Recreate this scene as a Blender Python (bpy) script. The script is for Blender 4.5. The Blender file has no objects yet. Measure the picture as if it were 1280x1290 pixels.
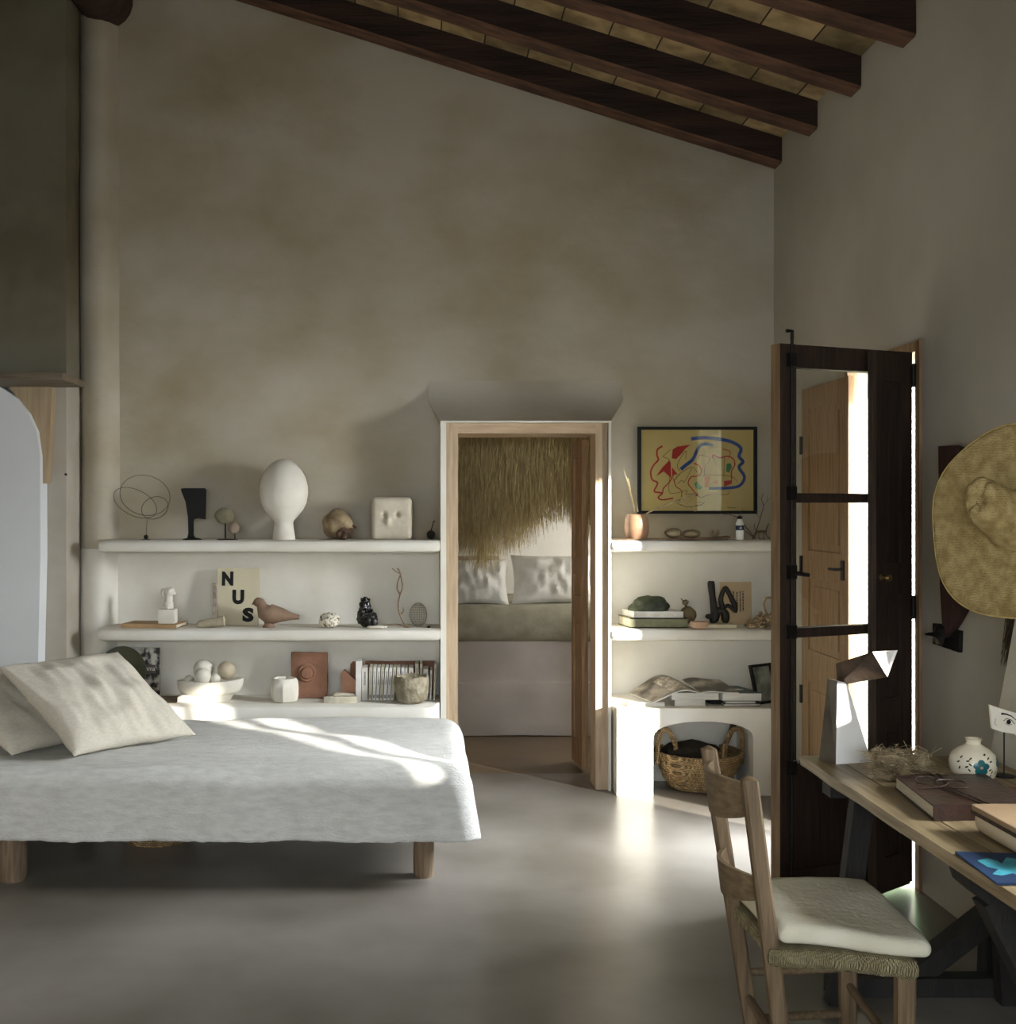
import bpy, bmesh, math, random
from mathutils import Vector, Matrix, noise
from math import pi, sin, cos, radians
random.seed(7)
R = random.random
def U(a, b): return a + (b - a) * random.random()
SC = bpy.context.scene
COL = SC.collection
# ---- camera model: horizontal view, eye 1.48 m, shifted lens --------------------
F, VX, VY, H = 1450.0, 529.0, 640.0, 1.48
def PX(px, Y): return (px - VX) * Y / F
def PZ(py, Y): return H - (py - VY) * Y / F
def P(px, py, Y): return Vector((PX(px, Y), Y, PZ(py, Y)))
def onz(px, py, z):                       # point of the plane z seen at a pixel
    Y = (H - z) * F / (py - VY); return Vector((PX(px, Y), Y, z))

# ---- materials -------------------------------------------------------------------
def lin(c):
    r = []
    for v in c:
        v /= 255.0
        r.append(v / 12.92 if v <= .04045 else ((v + .055) / 1.055) ** 2.4)
    return (*r, 1)
MATS = {}
def mat(name, c1, c2=None, scale=6, rough=.75, bump=.15, bscale=60, metal=0, spec=.4, stretch=(1, 1, 1), detail=6,
        wave=None, emit=None, lo=.35, hi=.65, bdist=.01, coat=0):
    if name in MATS: return MATS[name]
    m = bpy.data.materials.new(name); m.use_nodes = True
    nt = m.node_tree; N = nt.nodes; L = nt.links
    b = N['Principled BSDF']
    b.inputs['Roughness'].default_value = rough
    b.inputs['Metallic'].default_value = metal
    b.inputs['Specular IOR Level'].default_value = spec
    if coat: b.inputs['Coat Weight'].default_value = coat
    tc = N.new('ShaderNodeTexCoord'); mp = N.new('ShaderNodeMapping'); mp.inputs['Scale'].default_value = stretch
    L.new(tc.outputs['Object'], mp.inputs['Vector'])
    if c2 is None: c2 = tuple(v * .9 for v in c1)
    n = N.new('ShaderNodeTexNoise'); n.inputs['Scale'].default_value = scale; n.inputs['Detail'].default_value = detail
    L.new(mp.outputs[0], n.inputs['Vector'])
    r = N.new('ShaderNodeValToRGB'); r.color_ramp.elements[0].position = lo; r.color_ramp.elements[1].position = hi
    r.color_ramp.elements[0].color = lin(c1); r.color_ramp.elements[1].color = lin(c2)
    L.new(n.outputs[0], r.inputs[0]); L.new(r.outputs[0], b.inputs['Base Color'])
    last = None
    if bump:
        n2 = N.new('ShaderNodeTexNoise'); n2.inputs['Scale'].default_value = bscale; n2.inputs['Detail'].default_value = 5
        L.new(mp.outputs[0], n2.inputs['Vector'])
        bp = N.new('ShaderNodeBump'); bp.inputs['Strength'].default_value = bump; bp.inputs['Distance'].default_value = bdist
        L.new(n2.outputs[0], bp.inputs['Height']); last = bp
    for w in (wave or []):                 # (axis, scale, strength, distort)
        wv = N.new('ShaderNodeTexWave'); wv.bands_direction = w[0]; wv.inputs['Scale'].default_value = w[1]
        wv.inputs['Distortion'].default_value = w[3]; wv.inputs['Detail'].default_value = 2
        L.new(tc.outputs['Object'], wv.inputs['Vector'])
        bp = N.new('ShaderNodeBump'); bp.inputs['Strength'].default_value = w[2]; bp.inputs['Distance'].default_value = .006
        L.new(wv.outputs['Fac'], bp.inputs['Height'])
        if last: L.new(last.outputs[0], bp.inputs['Normal'])
        last = bp
        if len(w) > 4:
            mx = N.new('ShaderNodeMixRGB'); mx.blend_type = 'MULTIPLY'; mx.inputs[0].default_value = w[4]
            src = b.inputs['Base Color'].links[0].from_socket
            L.new(src, mx.inputs[1]); L.new(wv.outputs['Color'], mx.inputs[2]); L.new(mx.outputs[0], b.inputs['Base Color'])
    if last: L.new(last.outputs[0], b.inputs['Normal'])
    if emit:
        b.inputs['Emission Color'].default_value = lin(c1); b.inputs['Emission Strength'].default_value = emit
    MATS[name] = m
    return m
def wood(name, c1, c2, axis=2, rough=.6, bump=.25, sc=5):
    st = [14, 14, 14]; st[axis] = 1.0
    return mat(name, c1, c2, scale=sc, rough=rough, bump=bump, bscale=14, stretch=tuple(s for s in st), bdist=.004, lo=.3, hi=.7)
def glass_mat():
    m = bpy.data.materials.new('window_glass'); m.use_nodes = True
    nt = m.node_tree; N = nt.nodes; L = nt.links; N.clear()
    o = N.new('ShaderNodeOutputMaterial'); t = N.new('ShaderNodeBsdfTransparent'); g = N.new('ShaderNodeBsdfGlossy')
    g.inputs['Roughness'].default_value = .02; t.inputs[0].default_value = (.96, .97, .96, 1)
    f = N.new('ShaderNodeLayerWeight'); f.inputs[0].default_value = .12; x = N.new('ShaderNodeMixShader')
    mr = N.new('ShaderNodeMapRange'); mr.inputs[3].default_value = .03; mr.inputs[4].default_value = .8
    L.new(f.outputs['Facing'], mr.inputs[0]); L.new(mr.outputs[0], x.inputs[0]); L.new(t.outputs[0], x.inputs[1]); L.new(g.outputs[0], x.inputs[2]); L.new(x.outputs[0], o.inputs[0])
    return m

# ---- geometry helpers (world coordinates) ----------------------------------------
def B(): return bmesh.new()
def box(bm, x0, x1, y0, y1, z0, z1, mi=0, M=None):
    vs = [bm.verts.new(Vector((x, y, z))) for x in (x0, x1) for y in (y0, y1) for z in (z0, z1)]
    if M is not None:
        for v in vs: v.co = M @ v.co
    fs = []
    for q in ((0, 1, 3, 2), (4, 6, 7, 5), (0, 4, 5, 1), (2, 3, 7, 6), (0, 2, 6, 4), (1, 5, 7, 3)):
        f = bm.faces.new([vs[i] for i in q]); f.material_index = mi; fs.append(f)
    return vs
def bev(bm, w=.003, seg=2):
    es = [e for e in bm.edges if len(e.link_faces) == 2 and e.calc_face_angle(0) > .5]
    bmesh.ops.bevel(bm, geom=es, offset=w, segments=seg, profile=.5, affect='EDGES', clamp_overlap=True)
    return bm
def prism(bm, a, b, mi=0):                # two matching closed loops of points joined
    va = [bm.verts.new(Vector(p)) for p in a]; vb = [bm.verts.new(Vector(p)) for p in b]
    n = len(a); fs = [bm.faces.new(va), bm.faces.new(vb[::-1])]
    for i in range(n):
        j = (i + 1) % n; fs.append(bm.faces.new((va[j], va[i], vb[i], vb[j])))
    for f in fs: f.material_index = mi
    return va + vb
def prism_xy(bm, pts, z0, z1, mi=0): return prism(bm, [(x, y, z0) for x, y in pts], [(x, y, z1) for x, y in pts], mi)
def prism_xz(bm, pts, y0, y1, mi=0): return prism(bm, [(x, y0, z) for x, z in pts], [(x, y1, z) for x, z in pts], mi)
def smooth_loop(pts, k=2):                # Chaikin rounding of a closed outline
    for _ in range(k):
        q = []
        for i in range(len(pts)):
            a, b = Vector(pts[i]), Vector(pts[(i + 1) % len(pts)])
            q += [a * .75 + b * .25, a * .25 + b * .75]
        pts = q
    return [tuple(p) for p in pts]
def spline(pts, n=6):                     # Catmull-Rom through points
    p = [Vector(q) for q in pts]; p = [2 * p[0] - p[1]] + p + [2 * p[-1] - p[-2]]; o = []
    for i in range(1, len(p) - 2):
        for k in range(n):
            t = k / n
            o.append(.5 * ((2 * p[i]) + (-p[i-1] + p[i+1]) * t + (2*p[i-1] - 5*p[i] + 4*p[i+1] - p[i+2]) * t*t + (-p[i-1] + 3*p[i] - 3*p[i+1] + p[i+2]) * t**3))
    o.append(p[-2]); return o
def tube(bm, pts, r, seg=8, mi=0, cap=True, flat=None):
    pts = [Vector(p) for p in pts]; n = len(pts)
    rs = r if isinstance(r, (list, tuple)) else [r] * n
    if len(rs) != n: rs = [rs[0] + (rs[-1] - rs[0]) * i / (n - 1) for i in range(n)]
    t = (pts[1] - pts[0]).normalized(); u = t.orthogonal().normalized(); rings = []
    for i, p in enumerate(pts):
        d = (pts[min(i + 1, n - 1)] - pts[max(i - 1, 0)])
        if d.length < 1e-9: d = t
        d.normalize(); u = (u - d * u.dot(d)); u = u.normalized() if u.length > 1e-6 else d.orthogonal().normalized()
        w = d.cross(u)
        rings.append([bm.verts.new(p + (u * cos(2*pi*k/seg) + w * sin(2*pi*k/seg)) * rs[i]) for k in range(seg)])
    fs = []
    for a, b in zip(rings, rings[1:]):
        for k in range(seg):
            j = (k + 1) % seg; fs.append(bm.faces.new((a[k], a[j], b[j], b[k])))
    if cap and seg > 2: fs += [bm.faces.new(rings[0][::-1]), bm.faces.new(rings[-1])]
    for f in fs: f.material_index = mi
    return rings
def lathe(bm, prof, c=(0, 0, 0), seg=40, mi=0, M=None):
    c = Vector(c); rings = []
    for r, z in prof:
        if r < 1e-5: v = [bm.verts.new(Vector((0, 0, z)))]
        else: v = [bm.verts.new(Vector((r * cos(2*pi*k/seg), r * sin(2*pi*k/seg), z))) for k in range(seg)]
        for q in v: q.co = (M @ q.co if M is not None else q.co) + c
        rings.append(v)
    for a, b in zip(rings, rings[1:]):
        for k in range(seg):
            j = (k + 1) % seg
            if len(a) == 1 and len(b) == 1: continue
            if len(a) == 1: f = bm.faces.new((a[0], b[j], b[k]))
            elif len(b) == 1: f = bm.faces.new((a[k], a[j], b[0]))
            else: f = bm.faces.new((a[k], a[j], b[j], b[k]))
            f.material_index = mi
    if len(rings[0]) > 1: bm.faces.new(rings[0][::-1]).material_index = mi
    if len(rings[-1]) > 1: bm.faces.new(rings[-1]).material_index = mi
def blob(bm, c, s, amp=.1, fr=2.0, sub=3, seed=0, mi=0, M=None, cut=None):
    r = bmesh.ops.create_icosphere(bm, subdivisions=sub, radius=1)
    c = Vector(c)
    for v in r['verts']:
        d = v.co.copy(); k = 1 + amp * noise.noise(d * fr + Vector((seed * 7.3, seed * 3.1, 1.7)))*1.6
        p = Vector((d.x * s[0], d.y * s[1], d.z * s[2])) * k
        if cut is not None: p.z = max(p.z, cut)
        if M is not None: p = M @ p
        v.co = p + c
    for f in {f for v in r['verts'] for f in v.link_faces}: f.material_index = mi
    return r['verts']
def rbox(bm, x0, x1, y0, y1, z0, z1, r=.02, n=(8, 8, 8), amp=0, fr=2, seed=0, mi=0, M=None, disp=None):
    b2 = B(); c = Vector(((x0+x1)/2, (y0+y1)/2, (z0+z1)/2)); h = Vector(((x1-x0)/2, (y1-y0)/2, (z1-z0)/2))
    def grid(o, u, v, nu, nv):
        g = [[b2.verts.new(o + u * (2*i/nu - 1) + v * (2*j/nv - 1)) for j in range(nv + 1)] for i in range(nu + 1)]
        for i in range(nu):
            for j in range(nv): b2.faces.new((g[i][j], g[i+1][j], g[i+1][j+1], g[i][j+1]))
    X, Y_, Z = Vector((h.x, 0, 0)), Vector((0, h.y, 0)), Vector((0, 0, h.z))
    grid(X, Y_, Z, n[1], n[2]); grid(-X, Z, Y_, n[2], n[1]); grid(Y_, Z, X, n[2], n[0]); grid(-Y_, X, Z, n[0], n[2])
    grid(Z, X, Y_, n[0], n[1]); grid(-Z, Y_, X, n[1], n[0])
    bmesh.ops.remove_doubles(b2, verts=b2.verts, dist=1e-6)
    r = min(r, h.x * .999, h.y * .999, h.z * .999)
    for v in b2.verts:
        q = Vector([max(-(h[i] - r), min(h[i] - r, v.co[i])) for i in range(3)])
        # cube-corner remap keeps the roundness even on coarse grids
        d = v.co - q
        if d.length > 1e-9: v.co = q + d.normalized() * r
        v.co += c
        if amp:
            k = noise.noise(v.co * fr + Vector((seed, seed * 2, 0))); v.co += (v.co - c - (q * .8)).normalized() * amp * k
        if disp: v.co = disp(v.co, c, h)
        if M is not None: v.co = M @ v.co
    mp = {}
    for v in b2.verts: mp[v] = bm.verts.new(v.co)
    for f in b2.faces: bm.faces.new([mp[v] for v in f.verts]).material_index = mi
    b2.free()
def pillow(bm, A, Bc, Cc, D, t=.08, n=28, seed=0, wr=.012):
    """corners A,B (bottom edge) C,D (top edge, C above B); puffed both sides"""
    A, Bc, Cc, D = map(Vector, (A, Bc, Cc, D)); nrm = (Bc - A).cross(D - A).normalized()
    def side(s):
        g = []
        for i in range(n + 1):
            row = []
            for j in range(n + 1):
                u, v = i / n, j / n
                e = 4 * u * (1 - u); f = 4 * v * (1 - v)
                uu = u + .035 * sin(pi * v) * (1 if u < .5 else -1) * (abs(2*u-1)) ** 2 * 1.0
                vv = v + .035 * sin(pi * u) * (1 if v < .5 else -1) * (abs(2*v-1)) ** 2 * 1.0
                p = A * (1-uu)*(1-vv) + Bc * uu*(1-vv) + Cc * uu*vv + D * (1-uu)*vv
                h = t * (e * f) ** .42
                h += wr * noise.noise(Vector((u * 5, v * 5 + seed, s + seed))) * (e * f) ** .3 + wr*.6*noise.noise(Vector((u*14, v*4+seed, s+seed)))*(e*f)**.5
                row.append(bm.verts.new(p + nrm * s * h))
            g.append(row)
        for i in range(n):
            for j in range(n):
                q = (g[i][j], g[i+1][j], g[i+1][j+1], g[i][j+1])
                bm.faces.new(q if s > 0 else q[::-1])
    side(1); side(-1); bmesh.ops.remove_doubles(bm, verts=bm.verts, dist=1e-5)
def strands(bm, items, w=.0015, mi=0):
    for pts in items: tube(bm, pts, [w, w * .5] if not isinstance(w, tuple) else list(w), seg=3, cap=False, mi=mi)
def ribbon(bm, pts, w, y, mi=0):          # flat stroke in the XZ plane facing -Y ; pts (x,z)
    p = [Vector((a[0], a[1])) for a in pts]; n = len(p); L_, R_ = [], []
    for i in range(n):
        d = (p[min(i+1, n-1)] - p[max(i-1, 0)]).normalized(); nn = Vector((-d.y, d.x))
        ww = (w if not isinstance(w, (list, tuple)) else w[0] + (w[1]-w[0]) * i/(n-1)) / 2
        a = p[i] + nn * ww; b = p[i] - nn * ww
        L_.append(bm.verts.new((a.x, y, a.y))); R_.append(bm.verts.new((b.x, y, b.y)))
    for i in range(n - 1): bm.faces.new((L_[i], L_[i+1], R_[i+1], R_[i])).material_index = mi
def poly(bm, pts, y, mi=0): bm.faces.new([bm.verts.new((a, y, b)) for a, b in pts]).material_index = mi
def transform(bm, M):
    bmesh.ops.transform(bm, matrix=M, verts=bm.verts)
def tilt(bm, pivot, axis, ang):
    T = Matrix.Translation(Vector(pivot)); transform(bm, T @ Matrix.Rotation(ang, 4, axis) @ T.inverted())

ORG = {}
def obj(name, bm, m, parent=None, smooth=40):
    bmesh.ops.recalc_face_normals(bm, faces=bm.faces)
    if smooth:
        a = radians(smooth)
        for f in bm.faces: f.smooth = True
        for e in bm.edges:
            if len(e.link_faces) == 2 and e.calc_face_angle(0) > a: e.smooth = False
    me = bpy.data.meshes.new(name); bm.to_mesh(me); bm.free()
    o = bpy.data.objects.new(name, me); COL.objects.link(o)
    for k in (m if isinstance(m, (list, tuple)) else [m]): me.materials.append(k)
    if parent is None:
        xs = [v.co for v in me.vertices]
        mn = Vector([min(v[i] for v in xs) for i in range(3)]); mxx = Vector([max(v[i] for v in xs) for i in range(3)])
        org = Vector(((mn.x+mxx.x)/2, (mn.y+mxx.y)/2, mn.z)); o.location = org
    else:
        o.parent = parent; org = ORG[parent.name]
    me.transform(Matrix.Translation(-org)); ORG[o.name] = org
    return o
def struct(name, bm, m, parent=None, smooth=30):
    o = obj(name, bm, m, parent, smooth)
    if parent is None: o['kind'] = 'structure'
    return o
def tag(o, label, cat, group=None, kind=None):
    o['label'] = label; o['category'] = cat
    if group: o['group'] = group
    if kind: o['kind'] = kind
    return o
def empty(name, loc, label=None, cat=None, group=None, kind=None):
    o = bpy.data.objects.new(name, None); COL.objects.link(o); o.location = Vector(loc); o.empty_display_size = .05
    ORG[o.name] = Vector(loc)
    if label: tag(o, label, cat, group)
    if kind: o['kind'] = kind
    return o
def dup(root, delta=(0, 0, 0), rz=None, label=None, group=None):
    r = root.copy(); COL.objects.link(r); r.location = root.location + Vector(delta)
    if rz is not None: r.rotation_euler = (0, 0, rz)
    if label: r['label'] = label
    if group: r['group'] = group
    for ch in list(root.children):
        c = ch.copy(); COL.objects.link(c); c.parent = r
        for g in ch.children:
            d = g.copy(); COL.objects.link(d); d.parent = c
    return r
def text_bm(bm, s, x0, x1, z0, z1, y, off=0.0, mi=0, depth=.0006, M=None):
    cu = bpy.data.curves.new('t', 'FONT'); cu.body = s; cu.size = 1; cu.offset = off; cu.resolution_u = 3
    o = bpy.data.objects.new('t', cu); COL.objects.link(o)
    dg = bpy.context.evaluated_depsgraph_get(); dg.update()
    me = bpy.data.meshes.new_from_object(o.evaluated_get(dg)); t = B(); t.from_mesh(me)
    xs = [v.co.x for v in t.verts]; ys = [v.co.y for v in t.verts]
    ax, bx, ay, by = min(xs), max(xs), min(ys), max(ys); mp = {}
    for v in t.verts:
        p = Vector((x0 + (v.co.x - ax) / (bx - ax) * (x1 - x0), y, z0 + (v.co.y - ay) / (by - ay) * (z1 - z0)))
        mp[v] = bm.verts.new(M @ p if M is not None else p)
    for f in t.faces:
        try: bm.faces.new([mp[v] for v in f.verts]).material_index = mi
        except ValueError: pass
    t.free(); bpy.data.objects.remove(o); bpy.data.curves.remove(cu); bpy.data.meshes.remove(me)

class S:                                   # pixel sheet standing on a surface: base row yb lies at height zs
    def __init__(s, Y, zs, yb): s.Y, s.zs, s.yb, s.k = Y, zs, yb, Y / F
    def x(s, px): return PX(px, s.Y)
    def z(s, py): return s.zs + (s.yb - py) * s.k
    def p(s, px, py, dy=0): return Vector((s.x(px), s.Y + dy, s.z(py)))
    def xz(s, pts): return [(s.x(a), s.z(b)) for a, b in pts]
    def lathe(s, bm, cx, prof, seg=40, mi=0, dy=0): lathe(bm, [(r * s.k, s.z(y)) for r, y in prof], (s.x(cx), s.Y + dy, 0), seg, mi)
# ================= MATERIALS =================
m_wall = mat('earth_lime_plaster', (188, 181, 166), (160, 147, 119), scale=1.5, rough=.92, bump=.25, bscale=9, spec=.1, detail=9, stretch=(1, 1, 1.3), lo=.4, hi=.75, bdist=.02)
m_wallr = mat('grey_lime_plaster', (190, 186, 176), (174, 169, 156), scale=1.3, rough=.92, bump=.2, bscale=7, spec=.1, detail=8, bdist=.02)
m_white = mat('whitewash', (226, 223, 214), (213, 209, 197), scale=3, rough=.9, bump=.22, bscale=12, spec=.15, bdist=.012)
m_dull = mat('dull_lime', (178, 172, 160), (165, 157, 143), scale=3, rough=.9, bump=.2, bscale=12, spec=.1)
m_dark_pl = mat('dark_plaster', (128, 124, 108), (108, 101, 84), scale=2, rough=.95, bump=.2, bscale=8, spec=.05)
m_beam = mat('old_dark_beam', (36, 26, 22), (66, 46, 38), scale=3, rough=.8, bump=.5, bscale=18, stretch=(.5, 5, 5), bdist=.01)
m_beam2 = mat('reddish_beam_underside', (112, 80, 62), (70, 50, 40), scale=4, rough=.85, bump=.4, bscale=18, stretch=(.5, 5, 5))
m_pine = wood('pine', (164, 134, 98), (130, 98, 66), 2)
m_pine_pale = wood('pale_frame_wood', (196, 174, 146), (168, 144, 116), 2)
m_pine_pale_h = wood('pale_frame_wood_across', (196, 174, 146), (168, 144, 116), 0)
m_walnut = wood('dark_walnut', (62, 46, 36), (38, 28, 22), 2)
m_walnut_edge = wood('worn_walnut_edge', (138, 112, 80), (104, 80, 54), 2)
m_iron = mat('black_iron', (20, 19, 18), (34, 31, 28), scale=30, rough=.55, bump=.2, spec=.4, metal=.4)
m_black = mat('matt_black', (14, 14, 13), (20, 19, 18), rough=.7, bump=.05, spec=.3)
m_glass = glass_mat()

def floor_mat():
    m = mat('polished_cement', (140, 135, 128), (98, 93, 84), scale=1.3, rough=.32, bump=.06, bscale=5, spec=.5, detail=9, bdist=.01)
    nt = m.node_tree; N = nt.nodes; L = nt.links; b = N['Principled BSDF']
    n = N.new('ShaderNodeTexNoise'); n.inputs['Scale'].default_value = 3; n.inputs['Detail'].default_value = 8
    r = N.new('ShaderNodeMapRange'); r.inputs[3].default_value = .24; r.inputs[4].default_value = .42
    tc = [x for x in N if x.type == 'TEX_COORD'][0]
    L.new(tc.outputs['Object'], n.inputs['Vector']); L.new(n.outputs[0], r.inputs[0]); L.new(r.outputs[0], b.inputs['Roughness'])
    return m
m_floor = floor_mat()
m_floor2 = mat('bedroom_floor', (120, 102, 80), (100, 84, 64), scale=2, rough=.35, bump=.1, bscale=8)

def tile_mat():
    m = bpy.data.materials.new('terracotta_roof_tiles'); m.use_nodes = True
    nt = m.node_tree; N = nt.nodes; L = nt.links; b = N['Principled BSDF']; b.inputs['Roughness'].default_value = .9
    tc = N.new('ShaderNodeTexCoord'); mp = N.new('ShaderNodeMapping'); mp.inputs['Location'].default_value = (.07, 6.16 - 2.4, 0)
    br = N.new('ShaderNodeTexBrick'); br.offset = .5; br.inputs['Scale'].default_value = 1; br.inputs['Brick Width'].default_value = .23
    br.inputs['Row Height'].default_value = .555; br.inputs['Mortar Size'].default_value = .004; br.inputs['Bias'].default_value = .1
    br.inputs['Color1'].default_value = lin((206, 180, 134)); br.inputs['Color2'].default_value = lin((132, 116, 84)); br.inputs['Mortar'].default_value = lin((52, 40, 30))
    n = N.new('ShaderNodeTexNoise'); n.inputs['Scale'].default_value = 7; n.inputs['Detail'].default_value = 8
    r = N.new('ShaderNodeValToRGB'); r.color_ramp.elements[0].position = .36; r.color_ramp.elements[1].position = .6
    r.color_ramp.elements[0].color = (.35, .33, .28, 1); r.color_ramp.elements[1].color = (1, 1, 1, 1)
    mx = N.new('ShaderNodeMixRGB'); mx.blend_type = 'MULTIPLY'; mx.inputs[0].default_value = .8
    L.new(tc.outputs['Object'], mp.inputs[0]); L.new(mp.outputs[0], br.inputs[0]); L.new(tc.outputs['Object'], n.inputs[0])
    L.new(br.outputs[0], mx.inputs[1]); L.new(n.outputs[0], r.inputs[0]); L.new(r.outputs[0], mx.inputs[2]); L.new(mx.outputs[0], b.inputs['Base Color'])
    return m
m_tiles = tile_mat()

# ================= ROOM SHELL =================
XW, YB, YF = 1.938, 6.30, 6.02
XL, YN = -3.3, -1.6
DY0, DY1, DZ, WT = 4.49, 5.19, 2.09, .42
bm = B(); box(bm, XL - .2, XW + .6, YN - .2, 6.42, -.1, 0); struct('floor', bm, m_floor)
bm = B(); box(bm, -1.6, 2.6, 6.42, 8.9, -.1, 0); struct('floor_bedroom', bm, m_floor2)
# back wall with doorway
DX0, DX1, DZT = PX(562, 6.06), PX(765, 6.06), PZ(533, 6.06)
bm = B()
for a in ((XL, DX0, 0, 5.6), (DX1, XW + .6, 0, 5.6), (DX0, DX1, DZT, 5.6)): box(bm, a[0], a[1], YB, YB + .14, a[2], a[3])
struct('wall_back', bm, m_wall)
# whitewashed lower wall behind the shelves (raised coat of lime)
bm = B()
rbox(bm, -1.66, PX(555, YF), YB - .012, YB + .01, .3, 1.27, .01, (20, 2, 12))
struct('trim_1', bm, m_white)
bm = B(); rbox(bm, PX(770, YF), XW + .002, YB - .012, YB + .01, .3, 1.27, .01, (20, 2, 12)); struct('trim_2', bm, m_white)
# plaster surround of the doorway + sloping top
sx0, sx1, sz = PX(555, YF), PX(770, YF), PZ(530, YF)
bm = B(); box(bm, sx0, DX0, YF, YB, 0, sz); box(bm, DX1, sx1, YF, YB, 0, sz); box(bm, DX0, DX1, YF, YB, DZT, sz)
bmesh.ops.remove_doubles(bm, verts=bm.verts, dist=1e-6)
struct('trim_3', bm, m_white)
bm = B()
bx0, bx1, bz = PX(540, YB), PX(783, YB), PZ(496, YB)
bz += .10; rows = []
for t in [i / 10 for i in range(11)]:
    yy = YF + (YB - YF) * (1 - (1 - t) ** 2.4) * 1.005; z_ = sz + (bz - sz) * t; a = sx0 + (bx0 - sx0) * min(1, t * 2.2); c = sx1 + (bx1 - sx1) * min(1, t * 2.2)
    rows.append([bm.verts.new(p) for p in ((a, YB + .01, z_ - .001), (a, yy, z_), (c, yy, z_), (c, YB + .01, z_ - .001))])
for a, c in zip(rows, rows[1:]):
    for i in range(3): bm.faces.new((a[i], a[i+1], c[i+1], c[i]))
struct('trim_4', bm, m_wall, smooth=50)
# right wall, thick, with the garden door and an out-of-frame window
WY0, WY1, WZ0, WZ1 = 2.02, 2.82, 1.05, 1.69
bm = B()
prism_xy(bm, [(XW, DY1), (XW + WT, DY1 + .20), (XW + WT, 6.6), (XW, 6.6)], 0, 3.7)
box(bm, XW, XW + WT, WY1, DY0, 0, 3.7); box(bm, XW, XW + WT, YN, WY0, 0, 3.7)
box(bm, XW, XW + WT, WY0, WY1, 0, WZ0); box(bm, XW, XW + WT, WY0, WY1, WZ1, 3.7)
prism_xy(bm, [(XW, DY0), (XW + WT, DY0), (XW + WT, DY1 + .20), (XW, DY1)], DZ, 3.7)
struct('wall_right', bm, m_wallr)
# left wall and chimney breast, pilaster
bm = B(); box(bm, XL - .2, XL, YN, 6.5, 0, 5.6); struct('wall_left', bm, m_wall)
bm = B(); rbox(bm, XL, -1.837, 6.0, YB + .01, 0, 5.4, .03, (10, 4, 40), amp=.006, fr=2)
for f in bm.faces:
    if f.calc_center_median().z < 2.13: f.material_index = 1  # darker plaster above mantel height, paler dull lime below
struct('wall_chimney', bm, [m_dark_pl, m_dull])
bm = B()
pl = [(-1.84, YB + .01), (-1.84, 6.235), (-1.80, 6.19), (-1.74, 6.175), (-1.70, 6.185), (-1.675, 6.225), (-1.655, 6.28), (-1.64, YB + .01)]
zz = [i * .18 for i in range(25)]
g = [[bm.verts.new((x + .01 * noise.noise(Vector((x * 3, z * .9, 3))), y + (.008 * noise.noise(Vector((x * 3, z, 9))) if y < YB else 0), z)) for x, y in pl] for z in zz]
for a, b_ in zip(g, g[1:]):
    for i in range(len(pl) - 1): bm.faces.new((a[i], a[i+1], b_[i+1], b_[i]))
bm.faces.new(g[-1])
for f in bm.faces:
    if f.calc_center_median().z < 1.29: f.material_index = 1
struct('trim_5', bm, [m_wall, m_white], smooth=60)
# front wall behind the camera with a wide window
bm = B()
box(bm, XL, -1.6, YN - .3, YN, 0, 5.6); box(bm, 1.3, XW + .6, YN - .3, YN, 0, 5.6)
box(bm, -1.6, 1.3, YN - .3, YN, 0, .55); box(bm, -1.6, 1.3, YN - .3, YN, 2.1, 5.6)
struct('wall_front', bm, m_wall)
# ceiling tiles + beams
def rz_(x, b0): return b0 - .315 * (x - XW)
bm = B()
va = [(XL - .3, rz_(XL - .3, 3.463)), (XW + .65, rz_(XW + .65, 3.463)), (XW + .65, rz_(XW + .65, 3.62)), (XL - .3, rz_(XL - .3, 3.62))]
prism_xz(bm, va, YN - .3, 6.6); struct('ceiling', bm, m_tiles)
y = 6.16; k = 0
while y > -1.4:
    bm = B(); n = 26
    jit = U(-.01, .01)
    for side in range(1):
        rows = []
        for i in range(n + 1):
            x = XL + (XW + .04 - XL) * i / n
            w = lambda q: .006 * noise.noise(Vector((x * 1.3, q, y)))
            zb = rz_(x, 3.325) + w(1) * 1.2; zt = rz_(x, 3.468)
            rows.append([bm.verts.new(p) for p in ((x, y + w(2), zb + .008), (x, y + .012 + w(2), zb), (x, y + .12 + w(3), zb), (x, y + .13 + w(3), zb + .01), (x, y + .13, zt), (x, y, zt))])
        for a, c in zip(rows, rows[1:]):
            for i in range(6): bm.faces.new((a[i], a[(i+1) % 6], c[(i+1) % 6], c[i]))
        bm.faces.new(rows[0]); bm.faces.new(rows[-1][::-1])
    bm.normal_update()
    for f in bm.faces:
        if abs(f.normal.z) > .6 and f.calc_center_median().z < rz_(f.calc_center_median().x, 3.36): f.material_index = 1  # undersides get a paler, redder tone than the sides
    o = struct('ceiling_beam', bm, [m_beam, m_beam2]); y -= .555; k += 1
bm = B(); tube(bm, [(-1.74, YN, 4.25), (-1.73, 3, 4.25), (-1.72, 6.36, 4.25)], .15, 20); struct('ceiling_beam', bm, m_beam)

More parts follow.
